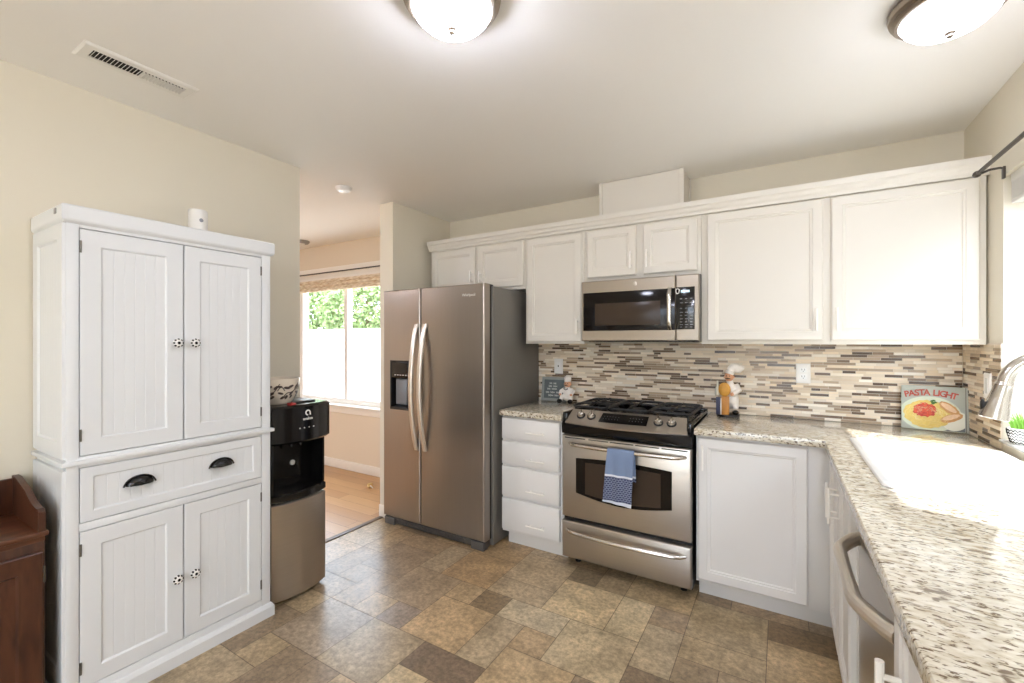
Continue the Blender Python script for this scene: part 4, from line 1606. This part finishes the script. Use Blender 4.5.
# pasta book
def book():
    w, h, th = .258, .200, .028
    base = Vector((.672, 3.035, CT))
    Rz = Matrix.Rotation(math.radians(-10), 4, 'Z')
    Rx = Matrix.Rotation(math.radians(-7), 4, 'X')
    M = Matrix.Translation(base) @ Rz @ Rx @ Matrix.Diagonal((1, 1, 1.12, 1))
    F = lambda u, v, q: M @ Vector((u, -q, v))
    t = thing('cookbook', base, 'pasta cookbook with a plate of spaghetti on its cover, leaning in the corner', 'book')
    mb = MB()
    mb.box(-w / 2 + .003, w / 2 - .004, .004, th - .004, .003, h - .003, M=M)
    mb.build('pages', pmat('paper', (232, 226, 212), .8), t)
    mb = MB()
    mb.box(-w / 2, w / 2, 0, .004, 0, h, .0012, M=M)
    mb.box(-w / 2, w / 2, th - .004, th, 0, h, .0012, M=M)
    mb.box(w / 2 - .005, w / 2, 0, th, 0, h, .002, M=M)
    cv = mb.build('cover', pmat('grey_green_cover', (176, 180, 168), .35, var=.12, scale=14), t)
    mb = MB()
    mb.box(w / 2 - .020, w / 2 - .016, -.0006, .001, 0.001, h - .001, M=M)
    mb.box(w / 2 - .008, w / 2 - .001, -.0006, .001, 0.001, h - .001, M=M)
    mb.build('hinge_groove', pmat('cover_grey', (120, 116, 108), .5), cv)  # darker grey strips along the spine edge
    dk = MB().box(.035, w / 2 - .022, -.0004, .001, .004, .040, M=M).build('cover_strip', pmat('cover_slate', (104, 112, 112), .5), cv)

    def disc(uc, vc, ru, rv, q, mat, name, rot=0, n=40, jag=0, seed=1):
        rg = random.Random(seed)
        pts = []
        for i in range(n):
            a = 2 * PI * i / n
            k = 1 + jag * rg.uniform(-1, 1)
            x, y = ru * k * math.cos(a), rv * k * math.sin(a)
            pts.append((uc + x * math.cos(rot) - y * math.sin(rot), vc + x * math.sin(rot) + y * math.cos(rot)))
        pts = [(max(-w / 2 + .001, min(w / 2 - .022, a)), max(.001, min(h - .001, b))) for a, b in pts]
        m_ = MB()
        m_.loft([[F(a, b, 0) for a, b in pts], [F(a, b, q) for a, b in pts]])
        return m_.build(name, mat, cv)
    disc(-.020, .074, .116, .079, .0006, pmat('pale_plate', (206, 212, 186), .35), 'plate_print')
    disc(.075, .048, .05, .040, .0007, pmat('plate_rim', (226, 224, 206), .35), 'plate_print', .5)
    disc(-.030, .072, .090, .062, .0010, pmat('pasta_yellow', (224, 196, 104), .5, var=.2, scale=120), 'pasta_print', 0, 40, .06, 3)
    mb = MB()
    rg = random.Random(4)
    for k in range(70):
        a0 = rg.uniform(0, 2 * PI)
        r0 = rg.uniform(.35, .98)
        pts = []
        for i in range(7):
            a = a0 + i * .14
            rr = r0 + .04 * math.sin(i * 1.3 + k)
            pts.append(F(-.030 + .086 * rr * math.cos(a), .068 + .056 * rr * math.sin(a), .0014))
        mb.tube(pts, .0013, 5, flat=.5)
    mb.build('noodle_print', pmat('noodle', (238, 218, 150), .5, var=.1, scale=60), cv)
    disc(-.040, .090, .043, .032, .0024, pmat('tomato_sauce', (196, 54, 26), .4, var=.35, scale=110), 'sauce_print', 0, 34, .12, 5)
    mb = MB()
    for k in range(34):
        a, r = rg.uniform(0, 2 * PI), math.sqrt(rg.random())
        mb.sphere(F(-.040 + .040 * r * math.cos(a), .090 + .029 * r * math.sin(a), .0024), rg.uniform(.003, .006), 1, .35, 1, 6)
    mb.build('sauce_chunks', pmat('tomato_chunk', (222, 88, 44), .4, var=.3, scale=90), cv)
    for uc, vc, L, wd, rot, sd in ((.052, .104, .044, .019, -.62, 8), (.060, .062, .044, .017, .38, 9)):
        disc(uc, vc, L, wd, .0020, pmat('bread_crust', (206, 152, 92), .5, var=.2, scale=60), 'bread_print', rot, 30, .06, sd)
        disc(uc - .002, vc + .003, L * .75, wd * .6, .0026, pmat('bread_crumb', (236, 200, 160), .5, var=.2, scale=90), 'bread_print', rot, 30, .08, sd + 3)
    mb = MB()
    for k in range(12):
        a = 2 * PI * k / 12
        mb.sphere(F(-.005 + .012 * math.cos(a) * rg.random(), .128 + .010 * math.sin(a) * rg.random(), .0016), .006, 1, .2, .6, 8)
    mb.build('basil_print', pmat('basil', (70, 110, 42), .5, var=.3, scale=80), cv)
    # arched title
    ltr = 'PASTA LIGHT'
    mr = pmat('title_red', (176, 66, 40), .45)
    Rr = .34
    ww = [.0185, .020, .019, .0175, .020, .012, .017, .009, .021, .021, .018]
    tot = sum(ww)
    s = -tot / 2
    for ch, k in zip(ltr, ww):
        c = s + k / 2
        s += k
        if ch == ' ':
            continue
        a = c / Rr
        text_mb(ch, .038, F, -.018 + Rr * math.sin(a), .158 - Rr * (1 - math.cos(a)), .0012, .0008, 'CENTER', -a, .0011).build('title_letter', mr, cv)


book()


# chalkboard sign
def sign():
    w, h = .200, .182
    base = Vector((-1.480, 3.050, CT))
    M = Matrix.Translation(base) @ Matrix.Rotation(math.radians(4), 4, 'Z') @ Matrix.Rotation(math.radians(-8), 4, 'X')
    F = lambda u, v, q: M @ Vector((u, -q, v))
    t = thing('chalkboard_sign', base, 'small grey framed chalkboard sign with white script in the counter corner', 'sign')
    rectloft(MB(), F, -w / 2, w / 2, 0, h, [(0, -.012), (0, .001), (.002, .003), (.018, .003), (.020, 0)]).build('frame', pmat('grey_wash_frame', (150, 154, 148), .6, var=.15, scale=30), t)
    rectloft(MB(), F, -w / 2 + .020, w / 2 - .020, .020, h - .020, [(0, -.002), (.0005, .0006)]).build('board', pmat('slate_board', (92, 100, 100), .6, var=.15, scale=20), t)
    mb = MB()
    rg = random.Random(2)
    for row, (v, L) in enumerate(((.134, .095), (.112, .075), (.092, .105), (.066, .115), (.043, .10))):
        u = -L / 2 + rg.uniform(-.006, .012)
        while u < L / 2:
            n = rg.randint(5, 9)
            pts = []
            for i in range(n * 5):
                q = i / 5
                pts.append(F(u + q * .0046 + .002 * math.cos(q * 2 * PI), v + .0048 * math.sin(q * 2 * PI) * (1.7 if i // 5 in (0, 3) else 1), .0012))
            mb.tube(pts, .0010, 5)
            u += n * .0046 + .010
            if u > L / 2 - .02:
                break
    mb.build('script', pmat('chalk', (222, 222, 214), .8), t)


sign()


def fused(parts_mb, name, mat, parent, vox):
    """one continuous surface grown from overlapping solids"""
    o = parts_mb.build(name, mat, parent, smooth=0)
    r = o.modifiers.new('fuse', 'REMESH')
    r.mode = 'VOXEL'
    r.voxel_size = vox
    r.use_smooth_shade = True
    s_ = o.modifiers.new('soft', 'SMOOTH')
    s_.iterations = 4
    return o


M_skin = pmat('painted_skin', (214, 160, 124), .4)
M_jacket = pmat('painted_white', (236, 230, 222), .4)


# small seated chef at the left of the range
def chef_small():
    b = Vector((-1.345, 3.015, CT))
    t = thing('chef_figurine', b, 'small squat chef figurine in white beside the chalkboard sign', 'figurine')
    P = lambda x, y, z: (b.x + x, b.y + y, b.z + z)
    mb = MB()
    mb.sphere(P(0, 0, .080), .036, 1, .85, 1.1)
    mb.sphere(P(0, 0, .045), .040, 1.05, .9, .8)
    for s in (-1, 1):
        mb.tube([P(.012 * s, -.01, .05), P(.034 * s, -.030, .042), P(.040 * s, -.040, .016)], [.020, .018, .014], 10)
        mb.tube([P(.026 * s, 0, .100), P(.050 * s, -.010, .085), P(.044 * s, -.034, .066)], [.015, .014, .012], 10)
    mb.tube([P(0, 0, .10), P(0, 0, .125)], [.018, .014], 10)
    fused(mb, 'body', M_jacket, t, .0035)
    hd = MB().sphere(P(0, -.002, .140), .026, 1, .95, 1.05).sphere(P(0, -.028, .137), .006).sphere(P(.026, 0, .138), .006).sphere(P(-.026, 0, .138), .006)
    h = fused(hd, 'head', M_skin, t, .0025)
    MB().sphere(P(-.009, -.025, .145), .0028, n=8).sphere(P(.009, -.025, .145), .0028, n=8).build('eyes', M_black, h)
    MB().tube([P(-.012, -.027, .130), P(0, -.031, .133), P(.012, -.027, .130)], [.002, .004, .002], 8).build('moustache', pmat('moustache', (70, 46, 32), .6), h)
    mb = MB().lathe(P(0, 0, .155), [(.024, 0), (.025, .012), (.024, .016)], 18)
    for i in range(6):
        a = 2 * PI * i / 6
        mb.sphere(P(.014 * math.cos(a), .014 * math.sin(a), .182), .015)
    mb.sphere(P(0, 0, .190), .016)
    fused(mb, 'chef_hat', M_jacket, t, .003)
    for s in (-1, 1):
        MB().sphere(P(.042 * s, -.052, .017), .020, .95, 1.1, .85).build('shoe', M_black, t)
        MB().sphere(P(.043 * s, -.038, .064), .010, 1, 1, .9).build('hand', M_skin, t)
    MB().tube([P(-.016, -.034, .108), P(0, -.037, .098), P(.016, -.034, .108)], [.005, .003, .005], 8).build('neckerchief', pmat('grey_kerchief', (120, 118, 112), .6), t)


chef_small()


# standing chef with menu boards right of the range
def chef_tall():
    b = Vector((-.272, 2.99, CT))
    t = thing('chef_figurine', b, 'tall chef figurine with a slouched white hat holding striped boards', 'figurine')
    P = lambda x, y, z: (b.x + x, b.y + y, b.z + z)
    MB().lathe((b.x, b.y, b.z), [(.064, 0), (.066, .004), (.064, .012), (.058, .014), (0, .014)], 28).build('base', M_mblack, t)
    mb = MB()
    mb.sphere(P(.012, 0, .155), .040, 1, .9, 1.25)
    mb.sphere(P(.016, 0, .105), .044, 1, .9, 1.2)
    mb.tube([P(.012, 0, .19), P(.008, -.004, .222)], [.022, .016], 10)
    for s, x in ((-1, -.030), (1, .050)):
        mb.tube([P(.012 + .03 * s, 0, .190), P(x + .012 * s, -.018, .160), P(x * .6, -.045, .135)], [.018, .017, .013], 10)
        mb.tube([P(.014 + .020 * s, 0, .10), P(.016 + .022 * s, 0, .045)], [.026, .020], 10)
    fused(mb, 'body', M_jacket, t, .004)
    h = MB().sphere(P(.006, -.010, .238), .026, 1, 1, 1.1).sphere(P(.002, -.038, .236), .006).sphere(P(.032, -.004, .236), .006).sphere(P(-.020, -.006, .236), .006)
    h = fused(h, 'head', M_skin, t, .0026)
    MB().sphere(P(-.006, -.034, .245), .0028, n=8).sphere(P(.011, -.034, .245), .0028, n=8).build('eyes', M_black, h)
    MB().tube([P(-.012, -.037, .228), P(.002, -.041, .231), P(.016, -.036, .228)], [.002, .004, .002], 8).build('moustache', pmat('moustache_dark', (84, 56, 38), .6), h)
    mb = MB().tube([P(.006, -.008, .255), P(.012, -.006, .272)], [.026, .027], 16)
    for dx, dz, r in ((.02, .29, .024), (.045, .298, .026), (.068, .292, .022), (.055, .280, .022), (.03, .305, .020)):
        mb.sphere(P(dx, -.004, dz), r, 1, .9, .85)
    fused(mb, 'chef_hat', M_jacket, t, .0035)
    for s in (-1, 1):
        MB().sphere(P(.016 + .026 * s, -.018, .026), .019, 1, 1.5, .75).build('shoe', M_black, t)
        MB().sphere(P(.0 + .026 * s, -.050, .138), .011).build('hand', M_skin, t)
    # round golden loaf, gold board, striped navy board
    MB().sphere(P(-.014, -.058, .165), .034, 1, .45, 1.25).build('loaf', pmat('golden_crust', (206, 150, 62), .5, var=.25, scale=70), t)
    MB().box(b.x - .030, b.x + .012, b.y - .066, b.y - .058, b.z + .014, b.z + .125, .003).build('gold_board', pmat('ochre_board', (186, 128, 58), .5, var=.2, scale=50), t)
    MB().box(b.x - .060, b.x - .036, b.y - .066, b.y - .058, b.z + .014, b.z + .118, .003).build('navy_board', pmat('navy_board', (58, 60, 84), .5), t)
    MB().box(b.x - .036, b.x - .030, b.y - .066, b.y - .058, b.z + .014, b.z + .110, .001).build('white_board', M_jacket, t)
    MB().tube([P(-.055, -.05, .130), P(-.055, -.05, .165), P(-.053, -.05, .185), P(-.053, -.05, .215)], [.013, .013, .006, .0055], 12).build('bottle', pmat('milky_bottle', (216, 212, 196), .25), t)


chef_tall()

# plant on the window sill
t = thing('potted_plant', (.832, 2.56, .957), 'small green plant in a black and white zigzag pot on the sink window sill', 'plant')
pc = Vector((.832, 2.56, .957))
pot = MB().lathe(pc, [(.034, 0), (.038, .004), (.047, .030), (.050, .062), (.047, .064), (.044, .060), (.036, .05), (0, .05)], 36).build('pot', M_white, t)
mb = MB()
for row in range(5):
    z = .008 + row * .0115
    pts = []
    n = 44
    for i in range(n + 1):
        a = 2 * PI * i / n
        zz = z + (.0035 if i % 2 else -.0035)
        r = .0385 + .0115 * min(1, zz / .045) + .0004
        pts.append(pc + Vector((r * math.cos(a), r * math.sin(a), zz)))
    mb.tube(pts, .0021, 5)
mb.build('zigzag', M_black, pot)
mb = MB()
rg = random.Random(3)
for k in range(90):
    a, r0 = rg.uniform(0, 2 * PI), .036 * math.sqrt(rg.random())
    L, ln = rg.uniform(.035, .075), rg.uniform(.01, .045)
    p = pc + Vector((r0 * math.cos(a), r0 * math.sin(a), .05))
    d_ = Vector((math.cos(a), math.sin(a), 0))
    mb.tube([p, p + d_ * ln * .3 + Vector((0, 0, L * .6)), p + d_ * ln + Vector((0, 0, L))], [.0028, .0024, .0004], 5, flat=.35)
mb.build('leaves', pmat('fresh_green', (120, 170, 60), .5, var=.25, scale=40), t)

# small thing on the dining room floor
t = thing('cat_toy', (-3.29, 2.86, 0), 'small crumpled pale toy lying on the wood floor below the window', 'toy')
mb = MB()
rg = random.Random(8)
b_ = bmesh.new()
bmesh.ops.create_icosphere(b_, subdivisions=3, radius=.026)
for v in b_.verts:
    v.co *= 1 + .25 * math.sin(v.co.x * 210) * math.cos(v.co.y * 190 + v.co.z * 160)
    v.co.z = v.co.z * .8 + .021
mb.merge(b_, Matrix.Translation((-3.29, 2.86, 0)))
mb.build('ball', pmat('foil_gold', (220, 190, 130), .3, .4), t)
MB().tube([(-3.275, 2.85, .02), (-3.25, 2.835, .03), (-3.225, 2.84, .012)], [.005, .006, .003], 6).build('tail', M_plast, t)

# ------------------------------------------------------------------ outside
struct(MB().box(-40, 40, -40, 40, -.35, -.30).build('ground', pmat('bounce_paving', (178, 172, 164), .9, var=.06, scale=1.5)))  # pale tone picked so daylight bounces up through the windows
t = thing('added_house_wall', (8.0, 1.0, -.3), 'taupe clapboard house wall added out of view to block sky at the sink window', 'house')  # unseen wall added to cut sky light through the sink window
mb = MB()
pr = [(5.2, -.3)]
z = -.3
while z < 4.6:
    pr += [(4.97, z), (5.0, z + .18)]
    z += .18
pr += [(5.2, 4.6)]
mb.loft([[Vector((x, -5, z)) for x, z in pr], [Vector((x, 9, z)) for x, z in pr]])
mb.build('siding', pmat('taupe_siding', (150, 142, 130), .8, var=.03), t)
MB().box(4.7, 6.2, -5.3, 9.3, 4.6, 4.75, .01).build('eave', M_trim, t)
t = thing('garden_fence', (-6, 8.0, -.3), 'tall pale board fence behind the dining window', 'fence')
mb = MB()
for i in range(80):
    x = -14 + i * .2
    mb.box(x + .004, x + .196, 8.0, 8.025, -.3, 1.72, .003)
mb.build('boards', pmat('pale_fence', (232, 228, 220), .8, var=.05, scale=3), t)
for i in range(7):
    x = -14 + i * 2.6
    MB().box(x, x + .09, 8.025, 8.11, -.3, 1.78, .004).build('post', pmat('pale_post', (226, 220, 210), .8), t)
M_leaf = pmat('tree_leaf', (128, 150, 96), .6, var=.4, scale=3)
M_bark = pmat('bark', (110, 88, 66), .9, var=.2, scale=20)
rg = random.Random(21)
for k, (x, y, hgt, lab) in enumerate(((-16.6, 11.0, 4.6, 'leafy green tree rising beyond the fence, left in the dining window'), (-12.6, 10.8, 4.3, 'leafy green tree rising beyond the fence, right in the dining window'))):
    t = thing('garden_tree', (x, y, -.3), lab, 'tree')
    MB().tube([(x, y, -.3), (x + .1, y, 1.2), (x - .05, y + .1, hgt * .7)], [.16, .12, .05], 10).build('trunk', M_bark, t)
    mb = MB()
    for q in range(7000):
        a, b2 = rg.uniform(0, 2 * PI), rg.uniform(-1, 1)
        r = (.55 + .45 * rg.random())
        s_ = math.sqrt(1 - b2 * b2)
        c = Vector((x + 1.9 * r * s_ * math.cos(a), y + 1.5 * r * s_ * math.sin(a), 2.6 + (hgt - 2.2) * .62 * r * b2))
        d1_ = Vector((rg.uniform(-1, 1), rg.uniform(-1, 1), rg.uniform(-1, 1))).normalized()
        d2_ = d1_.cross(Vector((rg.uniform(-1, 1), rg.uniform(-1, 1), rg.uniform(-1, 1)))).normalized()
        L = rg.uniform(.06, .11)
        mb.add([c - d1_ * L, c + d2_ * L * .5, c + d1_ * L, c - d2_ * L * .5], [(0, 1, 2, 3)])
    mb.build('crown', M_leaf, t, smooth=0)
